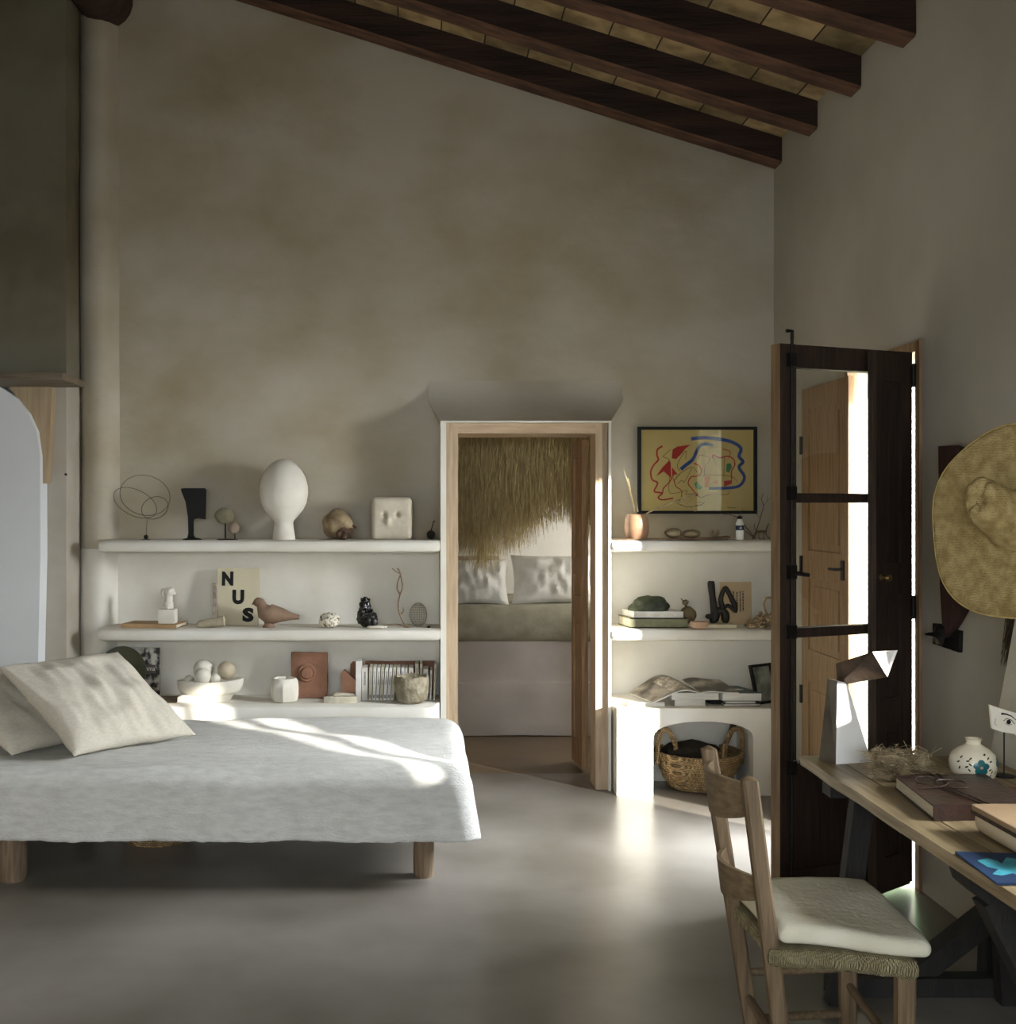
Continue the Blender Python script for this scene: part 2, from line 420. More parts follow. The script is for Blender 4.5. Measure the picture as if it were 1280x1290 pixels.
# ---- doorway: wooden frame, folded inner door leaf ----
d1 = empty('door_2', ((DX0 + DX1) / 2, 6.2, 0), kind='structure')
fw = PX(577, 6.06) - DX0
bm = B(); box(bm, DX0, DX0 + fw, 6.05, 6.42, 0, DZT); bev(bm, .004); obj('door_jamb', bm, m_pine_pale, d1)
bm = B(); box(bm, PX(750, 6.06), DX1, 6.05, 6.24, 0, DZT); bev(bm, .004); obj('door_jamb', bm, m_pine_pale, d1)
zh = PZ(546, 6.06)
bm = B(); box(bm, DX0 + fw - .002, PX(750, 6.06) + .002, 6.052, 6.42, zh, DZT - .001); bev(bm, .004); obj('door_header', bm, m_pine_pale_h, d1)
def leafM(a, b):                          # local u along a->b, w = depth away from the side that faces -v, z up
    a, b = Vector(a), Vector(b); d = (b - a); L_ = d.length; d.normalize()
    n = Vector((-d.y, d.x))
    M = Matrix(((d.x, n.x, 0, a.x), (d.y, n.y, 0, a.y), (0, 0, 1, 0), (0, 0, 0, 1)))
    return M, L_
def panel_leaf(parent, a, b, z0, z1, t, mt, rails, sw=.09, panel=None):
    M, L_ = leafM(a, b)
    bm = B(); box(bm, 0, sw, 0, t, z0, z1, M=M); bev(bm, .003); obj('stile', bm, mt, parent)
    bm = B(); box(bm, L_ - sw, L_, 0, t, z0, z1, M=M); bev(bm, .003); obj('stile', bm, mt, parent)
    for (r0, r1) in rails:
        bm = B(); box(bm, sw - .001, L_ - sw + .001, .001, t - .001, r0, r1, M=M); bev(bm, .003); obj('rail', bm, mt, parent)
    for (r0, r1), (q0, q1) in zip(rails, rails[1:]):
        bm = B(); box(bm, sw, L_ - sw, t * .35, t * .65, r1, q0, M=M)
        box(bm, sw + .035, L_ - sw - .035, t * .18, t * .82, r1 + .035, q0 - .035, M=M); bev(bm, .008, 1)
        obj('door_panel', bm, panel or mt, parent)
    return M, L_
panel_leaf(d1, (.941, 6.44), (.919, 6.71), .02, zh - .01, .035, m_pine, [(.02, .16), (.86, .98), (1.1, 1.2), (zh - .11, zh - .01)], .05)

# ---- garden door: frame, folded solid leaf on the wall, glazed leaf, narrow shutter ----
d2 = empty('door_3', (XW, DY1, 0), kind='structure')
bm = B(); prism_xy(bm, [(XW - .012, DY1 - .004), (XW - .012, DY1 + .03), (XW + .035, DY1 + .04), (XW + .035, DY1 + .005)], 0, DZ); obj('door_jamb', bm, m_pine, d2)
bm = B(); box(bm, XW - .012, XW - .001, DY0 - .05, DY0 - .012, 0, DZ + .04); bev(bm); obj('door_jamb', bm, m_pine, d2)
bm = B(); box(bm, XW - .012, XW - .001, DY0 - .01, DY1 + .03, DZ, DZ + .04); bev(bm); obj('door_header', bm, m_pine, d2)
d3 = empty('door_4', (1.90, 5.41, 0), kind='structure')
M4, L4 = panel_leaf(d3, (1.927, 5.81), (1.927, 5.175), .02, 2.075, .024, m_pine, [(.02, .16), (.62, .78), (1.13, 1.27), (1.97, 2.075)], .10)
for z in (.5, 1.15, 1.75):
    bm = B(); box(bm, .0, .018, -.012, .0, z, z + .09, M=M4); bev(bm); obj('hinge', bm, m_iron, d3)
bm = B(); box(bm, L4 - .085, L4 - .045, -.006, 0, 1.15, 1.24, M=M4)
tube(bm, [M4 @ Vector((L4 - .065, -.005, 1.2)), M4 @ Vector((L4 - .065, -.04, 1.2)), M4 @ Vector((L4 - .12, -.045, 1.2))], .007, 8); obj('door_handle', bm, m_iron, d3)

# glazed leaf
d4 = empty('door_1', (1.63, 4.36, 0), kind='structure')
A_, B_ = (1.322, 4.225), (1.912, 4.470)
Mg, Lg = leafM(A_, B_); tg = .05; sw = .075
zt0, zb0 = 2.085, .03
bm = B(); box(bm, 0, sw, 0, tg, zb0, zt0, M=Mg); bev(bm, .004)
for f in bm.faces:
    if f.normal.dot(Mg.to_3x3() @ Vector((-1, 0, 0))) > .9: f.material_index = 1
obj('stile', bm, [m_walnut, m_walnut_edge], d4)
bm = B(); box(bm, Lg - sw, Lg, 0, tg, zb0, zt0, M=Mg); bev(bm, .004); obj('stile', bm, m_walnut, d4)
RZ = [(zb0, .14), (.46, .535), (1.0, 1.035), (1.50, 1.535), (2.0, 2.085)]
for r in RZ:
    bm = B(); box(bm, sw - .001, Lg - sw + .001, .004, tg - .004, r[0], r[1], M=Mg); bev(bm, .004); obj('rail', bm, m_walnut, d4)
bm = B(); box(bm, sw, Lg - sw, .018, .034, .14, .46, M=Mg)
for u in (.2, .33): box(bm, u, u + .006, .015, .02, .14, .46, M=Mg)
obj('door_panel', bm, m_walnut, d4)
for r, q in zip(RZ[1:], RZ[2:]):
    bm = B(); box(bm, sw, Lg - sw, .024, .028, r[1], q[0], M=Mg); obj('glass_pane', bm, m_glass, d4, smooth=0)
bm = B()
tube(bm, [Mg @ Vector((.045, -.012, z)) for z in (.1, 1, 2.11)], .006, 8)
tube(bm, [Mg @ Vector(p) for p in ((.045, -.012, 2.10), (.045, -.012, 2.13), (.02, -.012, 2.13))], .007, 8)
for z in (1.0, 1.22, 1.51, 2.0, .5): box(bm, .03, .062, -.02, .0, z, z + .05, M=Mg)
obj('door_bolt', bm, m_iron, d4)
bm = B()
tube(bm, [Mg @ Vector((.045, -.015, 1.24)), Mg @ Vector((.05, -.05, 1.24)), Mg @ Vector((.085, -.055, 1.235))], .008, 8); obj('door_handle', bm, m_iron, d4)
for z in (.35, 1.05, 1.95):
    bm = B(); tube(bm, [Mg @ Vector((Lg + .006, .0, z)), Mg @ Vector((Lg + .006, .0, z + .09))], .01, 10); box(bm, Lg - .03, Lg + .005, -.004, 0, z + .01, z + .08, M=Mg); obj('hinge', bm, m_iron, d4)
# narrow wooden shutter in front
d5 = empty('door_5', (1.80, 4.38, 0), kind='structure')
M5, L5 = panel_leaf(d5, (1.705, 4.30), (1.893, 4.445), .03, 2.07, .035, m_walnut, [(.03, .16), (.66, .76), (1.15, 1.27), (1.96, 2.07)], .062)
bm = B(); lathe(bm, [(0.001, 0), (.012, 0), (.012, .004), (.006, .008), (.006, .02), (.014, .028), (.012, .04), (0, .043)], seg=16, M=M5 @ Matrix.Translation((.03, 0, 1.22)) @ Matrix.Rotation(pi/2, 4, 'X')); obj('door_knob', bm, mat('brass', (150, 130, 90), rough=.35, metal=.9, bump=0), d5)

# green outer shutter standing against the splayed reveal
d6 = empty('window_2', (2.25, 5.3, 0), kind='structure')
m_green = mat('green_paint', (120, 150, 110), (104, 134, 98), rough=.5, bump=.1)
M6, L6 = leafM((XW + .118, DY1 + .03), (XW + .34, DY1 + .136))
bm = B(); box(bm, 0, .05, 0, .03, .02, 2.05, M=M6); box(bm, L6 - .05, L6, 0, .03, .02, 2.05, M=M6)
for z in (.02, 1.0, 1.98): box(bm, .05, L6 - .05, 0, .03, z, z + .07, M=M6)
obj('shutter_frame', bm, m_green, d6)
bm = B(); z = .12
while z < 1.95:
    if not .98 < z < 1.06: box(bm, .05, L6 - .05, .005, .025, z, z + .02, M=M6)
    z += .035
obj('shutter_slats', bm, m_green, d6)
# window in the right wall (beside the desk), frame and panes
d7 = empty('window_1', (XW + .3, 2.5, WZ0), kind='structure')
bm = B()
for (a, c, e, f) in ((WY0, WY0 + .04, WZ0, WZ1), (WY1 - .01, WY1, WZ0, WZ1), (WY0, WY1, WZ0, WZ0 + .01), (WY0, WY1, WZ1 - .03, WZ1)): box(bm, XW + .3, XW + .34, a, c, e, f)
box(bm, XW + .28, XW + .32, 2.25, 2.335, WZ0, WZ1)
obj('window_frame', bm, m_green, d7)
# outside
bm = B(); box(bm, XW + .42, 14, -8, 14, -.12, -.02); struct('ground', bm, mat('pale_gravel', (196, 184, 160), (170, 158, 134), scale=30, rough=.95))

# ---- bedroom beyond ----
bm = B(); box(bm, -1.6, 2.6, 8.7, 8.9, 0, 3); struct('wall_bedroom_back', bm, m_white)
bm = B(); box(bm, -1.8, -1.6, 6.44, 8.9, 0, 3); struct('wall_bedroom_left', bm, m_white)
bm = B(); box(bm, 2.4, 2.6, 6.44, 8.9, 0, 3); struct('wall_bedroom_right', bm, m_white)
bm = B(); box(bm, -1.8, 2.6, 6.44, 8.9, 2.95, 3.1); struct('ceiling_bedroom', bm, m_white)
bm = B()
rbox(bm, -1.58, 2.38, 7.48, 8.7, 0, .62, .03, (30, 8, 12), amp=.006, fr=3); rbox(bm, -1.58, 2.38, 7.455, 7.6, 0, .355, .02, (30, 3, 8), amp=.008, fr=3)
tag(obj('masonry_bed_base', bm, mat('bed_base_plaster', (196, 188, 180), (178, 170, 162), scale=3, rough=.85, bump=.2, bscale=8)), 'built-in plastered bed base with a ledge in the room beyond', 'bed base')
bm = B(); rbox(bm, -1.4, 2.3, 7.44, 8.68, .60, .845, .10, (60, 24, 8), amp=.018, fr=4)
tag(obj('mattress', bm, mat('olive_linen', (172, 168, 148), (150, 146, 126), scale=8, rough=.95, bump=.3, bscale=30)), 'olive grey linen covered mattress on the plastered bed base', 'mattress')
m_lin = mat('white_linen', (224, 222, 214), (208, 206, 198), scale=5, rough=.95, bump=.3, bscale=25)
def bpil(px0, px1, pyt, pyb, Y, label, seed):
    s = S(Y, .84, pyb); bm = B()
    pillow(bm, (s.x(px0), Y, s.z(pyb)), (s.x(px1), Y, s.z(pyb)), (s.x(px1), Y + .14, s.z(pyt)), (s.x(px0), Y + .14, s.z(pyt)), .075, seed=seed, wr=.02)
    tag(obj('pillow', bm, m_lin), label, 'pillow', 'white pillows on the far bed')
bpil(560, 641, 708, 764, 7.62, 'white pillow on the far bed at the left, under the lowest straw', 1)
bpil(645, 748, 704, 765, 7.66, 'white pillow on the far bed at the right, next to the door leaf', 2)
# low wall block behind the pillows, left
bm = B(); rbox(bm, .15, .56, 8.0, 8.3, .84, 1.14, .02, (8, 4, 6), amp=.01); tag(obj('stone_block', bm, mat('pinkish_stone', (186, 168, 150), (120, 104, 88), scale=9, rough=.95, bump=.6, bscale=20)), 'rough brownish stone block behind the left pillow on the far bed', 'stone')
# straw canopy
m_straw = mat('dry_straw', (206, 188, 138), (140, 120, 76), scale=9, rough=.8, bump=0, stretch=(8, 8, 1))
bm = B(); its = []
for i in range(8000):
    x = U(-.05, 1.45); lay = random.choice((0, 1, 2, 3))
    y0 = 7.18 + lay * .1 + U(0, .06)
    prof = 1.26 + .10 * sin(x * 9) + .06 * max(0, x - .75) / .3 - (.12 if x < .48 else 0)
    zt = U(1.75, 2.55) if R() < .5 else U(2.0, 2.6)
    zb = prof + abs(random.gauss(0, .17)) + (.08 if lay == 0 else 0)
    dx = random.gauss(0, .055) - (.04 if x < .5 else 0)
    its.append([(x, y0, zt), (x + dx * .4, y0 + .04 + U(-.01, .01), (zt * .55 + zb * .45)), (x + dx, y0 + .07 + U(-.02, .02), zb)])
strands(bm, its, w=(.0022, .0009))
box(bm, -.1, 1.5, 7.6, 7.62, 1.72, 2.9)
tag(obj('straw_canopy', bm, m_straw, smooth=0), 'shaggy hanging straw canopy above the far bed', 'canopy', kind='stuff')
# ================= SHELVES =================
ZT, ZM, ZBL, ZBR = 1.312, .848, .462, .448
def shelf(x0, x1, z, label, y0=6.0, th=.066, seed=0, closed=True):
    bm = B(); rbox(bm, x0, x1, y0, YB, z - th, z, .028, (50, 8, 4), amp=.006, fr=2.5, seed=seed,
                   disp=lambda p, c, h: Vector((p.x, p.y, z if (p.z > c.z and p.y > y0 + .03) else p.z)))
    return tag(obj('plaster_shelf', bm, m_white), label, 'shelf')
shelf(PX(121, 6.0), sx0 + .004, ZT, 'topmost white plaster shelf left of the doorway, carrying the egg-shaped head', seed=1)
shelf(PX(121, 6.0), sx0 + .004, ZM, 'middle white plaster shelf left of the doorway, carrying the clay bird', seed=2)
shelf(sx1 - .004, XW, ZT + .002, 'topmost white plaster shelf right of the doorway, under the framed drawing', seed=3)
shelf(sx1 - .004, XW, ZM + .002, 'middle white plaster shelf right of the doorway, carrying the black sculpture', seed=4)
bm = B(); rbox(bm, -1.9, sx0 - .004, 5.93, YB, 0, ZBL, .04, (50, 8, 10), amp=.006, fr=2, disp=lambda p, c, h: Vector((p.x - (max(0, .12 - (p.y - 5.93)) ** 2 * 4 if p.x > c.x + .9 else 0), p.y, ZBL if (p.z > c.z and p.y > 5.98) else p.z)))
tag(obj('masonry_bench', bm, m_white), 'long low white masonry bench behind the daybed, carrying the row of books', 'bench')
# right bench with arched niche
bX0, bX1, bY = PX(777, 5.92), XW, 5.92
ax0, ax1 = PX(823, bY), PX(949, bY); azs, azt = PZ(930, bY), PZ(909, bY)
arch = [(ax0, 0.0)] + [(ax0, azs)] + [(ax0 + (ax1 - ax0) * (.5 - .5 * cos(pi * t / 14)), azs + (azt - azs) * 1.0 * sin(pi * t / 14) ** .8) for t in range(1, 14)] + [(ax1, azs), (ax1, 0.0)]
bm = B()
outer = [(bX0, 0.0), (bX0, ZBR)] + [(bX0 + (bX1 - bX0) * t / 14, ZBR) for t in range(1, 14)] + [(bX1, ZBR), (bX1, 0.0)]
def shell(y0, y1, outer, inner):
    o0 = [bm.verts.new((x, y0, z)) for x, z in outer]; i0 = [bm.verts.new((x, y0, z)) for x, z in inner]
    o1 = [bm.verts.new((x, y1, z)) for x, z in outer]; i1 = [bm.verts.new((x, y1, z)) for x, z in inner]
    n = len(outer)
    for i in range(n - 1):
        bm.faces.new((o0[i], o0[i+1], i0[i+1], i0[i])); bm.faces.new((o1[i+1], o1[i], i1[i], i1[i+1]))
        bm.faces.new((o0[i+1], o0[i], o1[i], o1[i+1])); bm.faces.new((i0[i], i0[i+1], i1[i+1], i1[i]))
shell(bY, 6.26, outer, arch)
es = [e for e in bm.edges if abs(e.verts[0].co.y - bY) < 1e-4 and abs(e.verts[1].co.y - bY) < 1e-4 and len(e.link_faces) == 2 and e.calc_face_angle(0) > .5]
bmesh.ops.bevel(bm, geom=es, offset=.012, segments=3, affect='EDGES')
box(bm, bX0 + .01, XW, 6.24, YB, 0, ZBR - .002)
tag(obj('arched_masonry_bench', bm, m_white), 'low white masonry bench with an arched niche holding the basket', 'bench')

# mantel, bracket and hood on the chimney breast
m_mantel = wood('grey_mantel_wood', (120, 108, 90), (92, 80, 64), 0)
bm = B(); rbox(bm, -2.9, PX(86, 5.7), 5.62, 6.0, PZ(479, 5.62), PZ(468, 5.62), .015, (20, 6, 3), amp=.006)
tag(obj('mantel_shelf', bm, m_mantel), 'greyish wooden mantel board at the far left above the white hood', 'mantel shelf')
zz_ = lambda py: PZ(py, 5.93)
bm = B(); tz = PZ(479, 5.62)
prism_xz(bm, [(PX(12, 5.93), tz), (PX(65, 5.93), tz), (PX(65, 5.93), zz_(500)), (PX(59, 5.93), zz_(608)), (PX(49, 5.93), zz_(610)), (PX(42, 5.93), zz_(540)), (PX(28, 5.93), zz_(510))], 5.93, 6.0); bev(bm, .006)
tag(obj('mantel_bracket', bm, wood('tan_bracket_wood', (176, 156, 126), (156, 134, 104), 2)), 'tapering tan wooden bracket under the mantel board at the far left', 'bracket')
hood = [(-3.2, PZ(440, 5.89)), (PX(-60, 5.89), PZ(462, 5.89)), (PX(0, 5.89), PZ(487, 5.89)), (PX(20, 5.89), PZ(501, 5.89)), (PX(36, 5.89), PZ(521, 5.89)), (PX(46, 5.89), PZ(543, 5.89)), (PX(50.5, 5.89), PZ(575, 5.89)), (PX(51, 5.89), PZ(700, 5.89)), (PX(48, 5.89), PZ(830, 5.89)), (PX(47, 5.89), 0), (-3.2, 0)]
hood = [h if i != 0 else (-3.2, 2.1) for i, h in enumerate(hood)]
hood[1] = (PX(-60, 5.89), 2.12 - .01)
bm = B(); prism_xz(bm, hood, 5.89, 6.0); bev(bm, .006)
tag(obj('fireplace_hood', bm, mat('smooth_hood_plaster', (224, 226, 228), (214, 216, 218), scale=1.5, rough=.7, bump=.05, bscale=5)), 'smooth white round-shouldered fireplace hood at the far left edge', 'fireplace hood')

# ================= DAYBED =================
m_bedwood = wood('grey_round_wood', (128, 110, 88), (88, 72, 56), 2, rough=.85, bump=.5)
m_rush = mat('rush_cord', (150, 122, 76), (112, 88, 52), scale=14, rough=.9, bump=.3, bscale=60, wave=[('Y', 40, .8, 1.5, .4)])
def linen(name, c1, c2, s1=90, s2=90):
    m = mat(name, c1, c2, scale=16, rough=1.0, bump=.5, bscale=60, spec=.05, stretch=(1.0, 3.0, 3.0), wave=[('X', s1, .4, 1.5, .06)], lo=.3, hi=.7, bdist=.015, detail=9)
    return m
m_cover = linen('coarse_white_weave', (222, 222, 217), (202, 202, 197), 110, 70)
m_pillow = mat('grey_linen', (196, 190, 175), (186, 180, 165), scale=60, rough=1, bump=.3, bscale=150, spec=.05, stretch=(1, 1, 2.5), bdist=.006)
bed = empty('daybed', (-.9, 5.05, 0), 'low wooden daybed on stout legs under the white woven cover', 'daybed')
for (cx, cy, r, sq) in ((PX(534, 4.6), 4.63, .042, 1), (-1.62, 4.585, .055, 0), (.0, 5.5, .042, 1), (-1.60, 5.5, .05, 0)):
    bm = B(); lathe(bm, [(r * .9, 0), (r * .97, .015), (r, .1), (r * .97, .22), (r * .95, .30)], (cx, cy, 0), 16 if not sq else 10)
    for v in bm.verts: v.co += Vector((noise.noise(v.co * 9), noise.noise(v.co * 9 + Vector((5, 0, 0))), 0)) * .006
    obj('leg', bm, m_bedwood, bed)
bm = B()
for (a, b) in (((-1.95, 4.62, .245), (.10, 4.62, .245)), ((-1.95, 5.5, .245), (.10, 5.5, .245)), ((.03, 4.6, .25), (.03, 5.52, .25)), ((-1.6, 4.6, .25), (-1.6, 5.52, .25))): tube(bm, [a, b], .032, 12)
obj('bed_frame', bm, m_bedwood, bed)
bm = B(); n = 30
g = [[bm.verts.new((-1.9 + 1.95 * i / n, 4.62 + .88 * j / 10, .235 - .085 * sin(pi * j / 10) ** .6 * (.55 + .45 * sin(2 * pi * i / n * 3 + 1) ** 2))) for j in range(11)] for i in range(n + 1)]
g2 = [[bm.verts.new(v.co + Vector((0, 0, .02))) for v in r] for r in g]
for q in (g, g2):
    for i in range(n):
        for j in range(10): bm.faces.new((q[i][j], q[i+1][j], q[i+1][j+1], q[i][j+1]))
obj('woven_base', bm, m_rush, bed)
bm = B(); rbox(bm, -1.97, .13, 4.58, 5.62, .262, .405, .05, (20, 10, 4)); obj('mattress', bm, m_lin, bed)
# cover
bX = (-2.02, .205); bYs = (4.50, 5.66)
def cov(p, c, h):
    q = p.copy()
    n1 = noise.noise(Vector((p.x * 1.3, p.y * 2.2, 1.0))); n2 = noise.noise(Vector((p.x * 4, p.y * 6, 4.0)))
    if p.z > .36: q.z += .012 * n1 + .006 * n2 + .010 * sin(p.y * 14 + p.x * 3) * max(0, min(1, (p.x + 1.4)))
    if p.z < .40:
        k = (.40 - p.z) / .25
        if p.y < 4.62: q.y += k * (.010 * sin(p.x * 11 + 2 * n1) + .008 * n2)
        if p.x > .08: q.x += k * (.014 * sin(p.y * 13) + .02); 
        if p.x > .05 and p.y < 4.62: q.x += k * .02; q.y -= k * .012
    return q
bm = B(); rbox(bm, bX[0], bX[1], bYs[0], bYs[1], .035, .455, .085, (150, 90, 36), disp=cov)
bmesh.ops.delete(bm, geom=[f for f in bm.faces if f.calc_center_median().z < .172], context='FACES')
for v in bm.verts:
    if v.co.z < .2: v.co.z += .005 * noise.noise(Vector((v.co.x * 30, v.co.y * 30, 0))) + .004 * noise.noise(Vector((v.co.x * 9, v.co.y * 9, 2)))
# drop the rounded underside so the cloth hangs as a skirt
for v in bm.verts:
    if v.co.z < .25:
        for ax, (lo, hi) in ((0, bX), (1, bYs)):
            pass
cvr = tag(obj('bed_cover', bm, m_cover, smooth=80), 'coarse white woven cover draped over the daybed', 'bed cover')
md = cvr.modifiers.new('thickness', 'SOLIDIFY'); md.thickness = .006; md.offset = -1
# pillows
A0, B0, C0, D0 = Vector((-1.40, 4.66, .475)), Vector((-.99, 5.10, .475)), Vector((-1.375, 5.24, .825)), Vector((-1.77, 4.83, .815))
bm = B(); pillow(bm, A0, B0, C0, D0, .085, 60, seed=3, wr=.03)
bv = obj('pillow', bm, m_pillow, smooth=80); tag(bv, 'large grey linen pillow leaning at the near left of the daybed, wrinkled front', 'pillow', 'grey linen pillows on the daybed')
off = Vector((-.27, -.0, -.0))
bm = B(); pillow(bm, A0 + off + Vector((.01, .02, 0)), B0 + off + Vector((-.02, .12, 0)), C0 + off + Vector((-.1, .12, -.06)), D0 + off + Vector((-.05, .02, -.06)), .07, 36, seed=9, wr=.022)
tag(obj('pillow', bm, m_pillow, smooth=80), 'grey linen pillow tucked behind the large one at the left edge of the daybed', 'pillow', 'grey linen pillows on the daybed')

# ================= CHAIR =================
m_chair = wood('weathered_chair_wood', (122, 102, 76), (84, 68, 48), 2, rough=.65, bump=.35)
m_chairh = wood('weathered_chair_wood_across', (116, 98, 72), (84, 68, 48), 1, rough=.65, bump=.35)
m_seat = mat('rush_seat_cord', (178, 166, 128), (142, 130, 94), scale=18, rough=.9, bump=.3, bscale=80, wave=[('X', 75, .8, .4, .3), ('Y', 75, .5, .4, .2)])
ch = empty('rush_chair', (.98, 2.84, 0), 'weathered wooden ladder-back chair with rush seat and cream cushion at the desk', 'chair')
n1x = lambda z: .883 - .125 * z; n2x = lambda z: .885 - .155 * z
ny, fy = 2.72, 3.00
def post(xf, y, zt, z0=0, r=.019, name='leg'):
    bm = B(); zs = [z0 + (zt - z0) * i / 14 for i in range(15)]
    rings = []
    for i, z in enumerate(zs):
        rr = r * (1.0 if z > .2 else .82 + .9 * z)
        c = Vector((xf(z), y, z)); rings.append([bm.verts.new(c + Vector((a * rr, b * rr * .85, 0))) for a, b in ((-1, -.7), (-.7, -1), (.7, -1), (1, -.7), (1, .7), (.7, 1), (-.7, 1), (-1, .7))])
    for a, b in zip(rings, rings[1:]):
        for k in range(8): bm.faces.new((a[k], a[(k+1) % 8], b[(k+1) % 8], b[k]))
    top = bm.verts.new((xf(zt) , y, zt + .010)); 
    for k in range(8): bm.faces.new((rings[-1][k], rings[-1][(k+1) % 8], top))
    bm.faces.new(rings[0][::-1]); return obj(name, bm, m_chair, ch)
post(n1x, ny, .838); post(n2x, fy, .852)
post(lambda z: 1.115 + .01 * z, 2.655, .44, r=.021); post(lambda z: 1.13 + .0 * z, 3.04, .44, r=.021)
def slat(z0, z1, name='back_slat'):
    bm = B(); n = 14; A, C = [], []
    for i in range(n + 1):
        t = i / n; y = ny + .01 + (fy - ny - .02) * t; bow = .05 * sin(pi * t); arc = .022 * sin(pi * t) ** 1.0
        xb = (n1x(z0) * (1-t) + n2x(z0) * t); xt = (n1x(z1) * (1-t) + n2x(z1) * t)
        lo = z0 - arc * .7 if name else z0
        A.append([Vector((xb - bow, y, lo + .02 * abs(2*t-1) ** 3)), Vector((xt - bow, y, z1 + arc * .2))])
    rings = []
    for a, b in A: rings.append([bm.verts.new(a + Vector((-.006, 0, 0))), bm.verts.new(a + Vector((.006, 0, 0))), bm.verts.new(b + Vector((.006, 0, 0))), bm.verts.new(b + Vector((-.006, 0, 0)))])
    for a, b in zip(rings, rings[1:]):
        for k in range(4): bm.faces.new((a[k], a[(k+1) % 4], b[(k+1) % 4], b[k]))
    bm.faces.new(rings[0]); bm.faces.new(rings[-1][::-1]); obj('back_slat', bm, m_chairh, ch)
slat(.735, .825); slat(.535, .60)
def stretcher(a, b, r=.011):
    bm = B(); tube(bm, [a, (Vector(a) + Vector(b)) / 2 , b], [r * .85, r * 1.1, r * .85], 10); obj('stretcher', bm, m_chairh, ch)
for z in (.27, .15): stretcher((n2x(z), fy, z), (1.13, 3.04, z - .005))
for z in (.25, .13): stretcher((n1x(z), ny, z), (1.115, 2.655, z - .005))
stretcher((n2x(.21), fy, .21), (n1x(.20), ny, .20)); stretcher((1.13, 3.04, .225), (1.117, 2.655, .205)); stretcher((1.13, 3.04, .11), (1.117, 2.655, .11))
bm = B(); c4 = [(.815, 2.69), (1.135, 2.615), (1.15, 3.07), (.81, 3.03)]
n = 16; rows = []
for zi, (dz, ins) in enumerate(((-.042, .014), (-.03, .002), (-.015, 0), (0, .008), (.004, .03), (-.006, .16))):
    loop = []
    for k in range(4):
        a, b = Vector(c4[k]), Vector(c4[(k+1) % 4]); cc = Vector((.975, 2.85))
        for i in range(n):
            p = a.lerp(b, i / n); d = (cc - p).normalized(); bul = .004 * sin(i * 2.1)
            p = p + d * (ins + bul * .5 + .03 * (sin(pi * i / n)) * (.4 if zi < 4 else 0)); loop.append(bm.verts.new((p.x, p.y, .445 + dz + .002 * sin(i * 3.7))))
    rows.append(loop)
for a, b in zip(rows, rows[1:]):
    m_ = len(a)
    for k in range(m_): bm.faces.new((a[k], a[(k+1) % m_], b[(k+1) % m_], b[k]))
bm.faces.new(rows[-1]); bm.faces.new(rows[0][::-1])
obj('seat', bm, m_seat, ch)
bm = B()
def cush(p, c, h):
    u = (p.x - c.x) / h.x; v = (p.y - c.y) / h.y
    x = p.x + .01 * v * u; y = p.y + (-.035 * u if v < 0 else .015 * u)
    return Vector((x, y, p.z + .012 * noise.noise(Vector((p.x * 5, p.y * 7, 1))) + .001 * noise.noise(Vector((p.x * 25, p.y * 25, 3)))+ (.008 * (1 - u*u) if p.z > c.z else .0)))
rbox(bm, .835, 1.185, 2.665, 3.06, .452, .492, .019, (40, 40, 6), disp=cush)
tag(obj('seat_cushion', bm, mat('felted_wool', (214, 210, 192), (196, 191, 168), scale=5, rough=1, bump=.25, bscale=70, spec=.02)), 'flat cream felt cushion on the rush chair', 'cushion')

# ================= DESK =================
m_top = wood('bleached_desk_planks', (162, 144, 110), (108, 90, 62), 1, rough=.45, bump=.25, sc=4)
m_tr = mat('black_stained_wood', (30, 29, 28), (44, 41, 38), scale=6, rough=.7, bump=.3, bscale=20, stretch=(3, 3, 1))
dk = empty('trestle_desk', (1.52, 2.5, 0), 'long plank desk on black trestles along the right wall', 'desk')
DX, DW, DYN, DYF, DH = 1.184, 1.925, 1.45, 3.59, .71
for i, (a, b) in enumerate(((DX, 1.28), (1.283, 1.57), (1.573, 1.78), (1.783, DW))):
    bm = B(); rbox(bm, a, b, DYN, DYF - (.0, .012, .004, .01)[i], DH - .032, DH, .004, (2, 40, 2), amp=.0)
    for v in bm.verts:
        if v.co.x < DX + .01: v.co.x += .006 * noise.noise(Vector((0, v.co.y * 5, 0))); 
    obj('desk_plank', bm, m_top, dk)
def bar(bm, a, b, w, t, up=(0, 0, 1)):
    a, b = Vector(a), Vector(b); d = (b - a).normalized(); s_ = d.cross(Vector(up)).normalized(); u_ = s_.cross(d)
    prism(bm, [a + s_*w + u_*t, a - s_*w + u_*t, a - s_*w - u_*t, a + s_*w - u_*t], [b + s_*w + u_*t, b - s_*w + u_*t, b - s_*w - u_*t, b + s_*w - u_*t])
for yy in (3.44, 1.75):
    bm = B(); bar(bm, (1.215, yy, DH - .06), (1.88, yy, DH - .06), .035, .028, (0, 0, 1)); bev(bm); obj('crossbeam', bm, m_tr, dk)
    bm = B(); bar(bm, (1.325, yy, DH - .07), (1.245, yy, 0.0), .03, .022, (0, 1, 0)); bev(bm); obj('leg', bm, m_tr, dk)
    bm = B(); bar(bm, (1.72, yy, DH - .07), (1.76, yy, 0.0), .03, .022, (0, 1, 0)); bev(bm); obj('leg', bm, m_tr, dk)
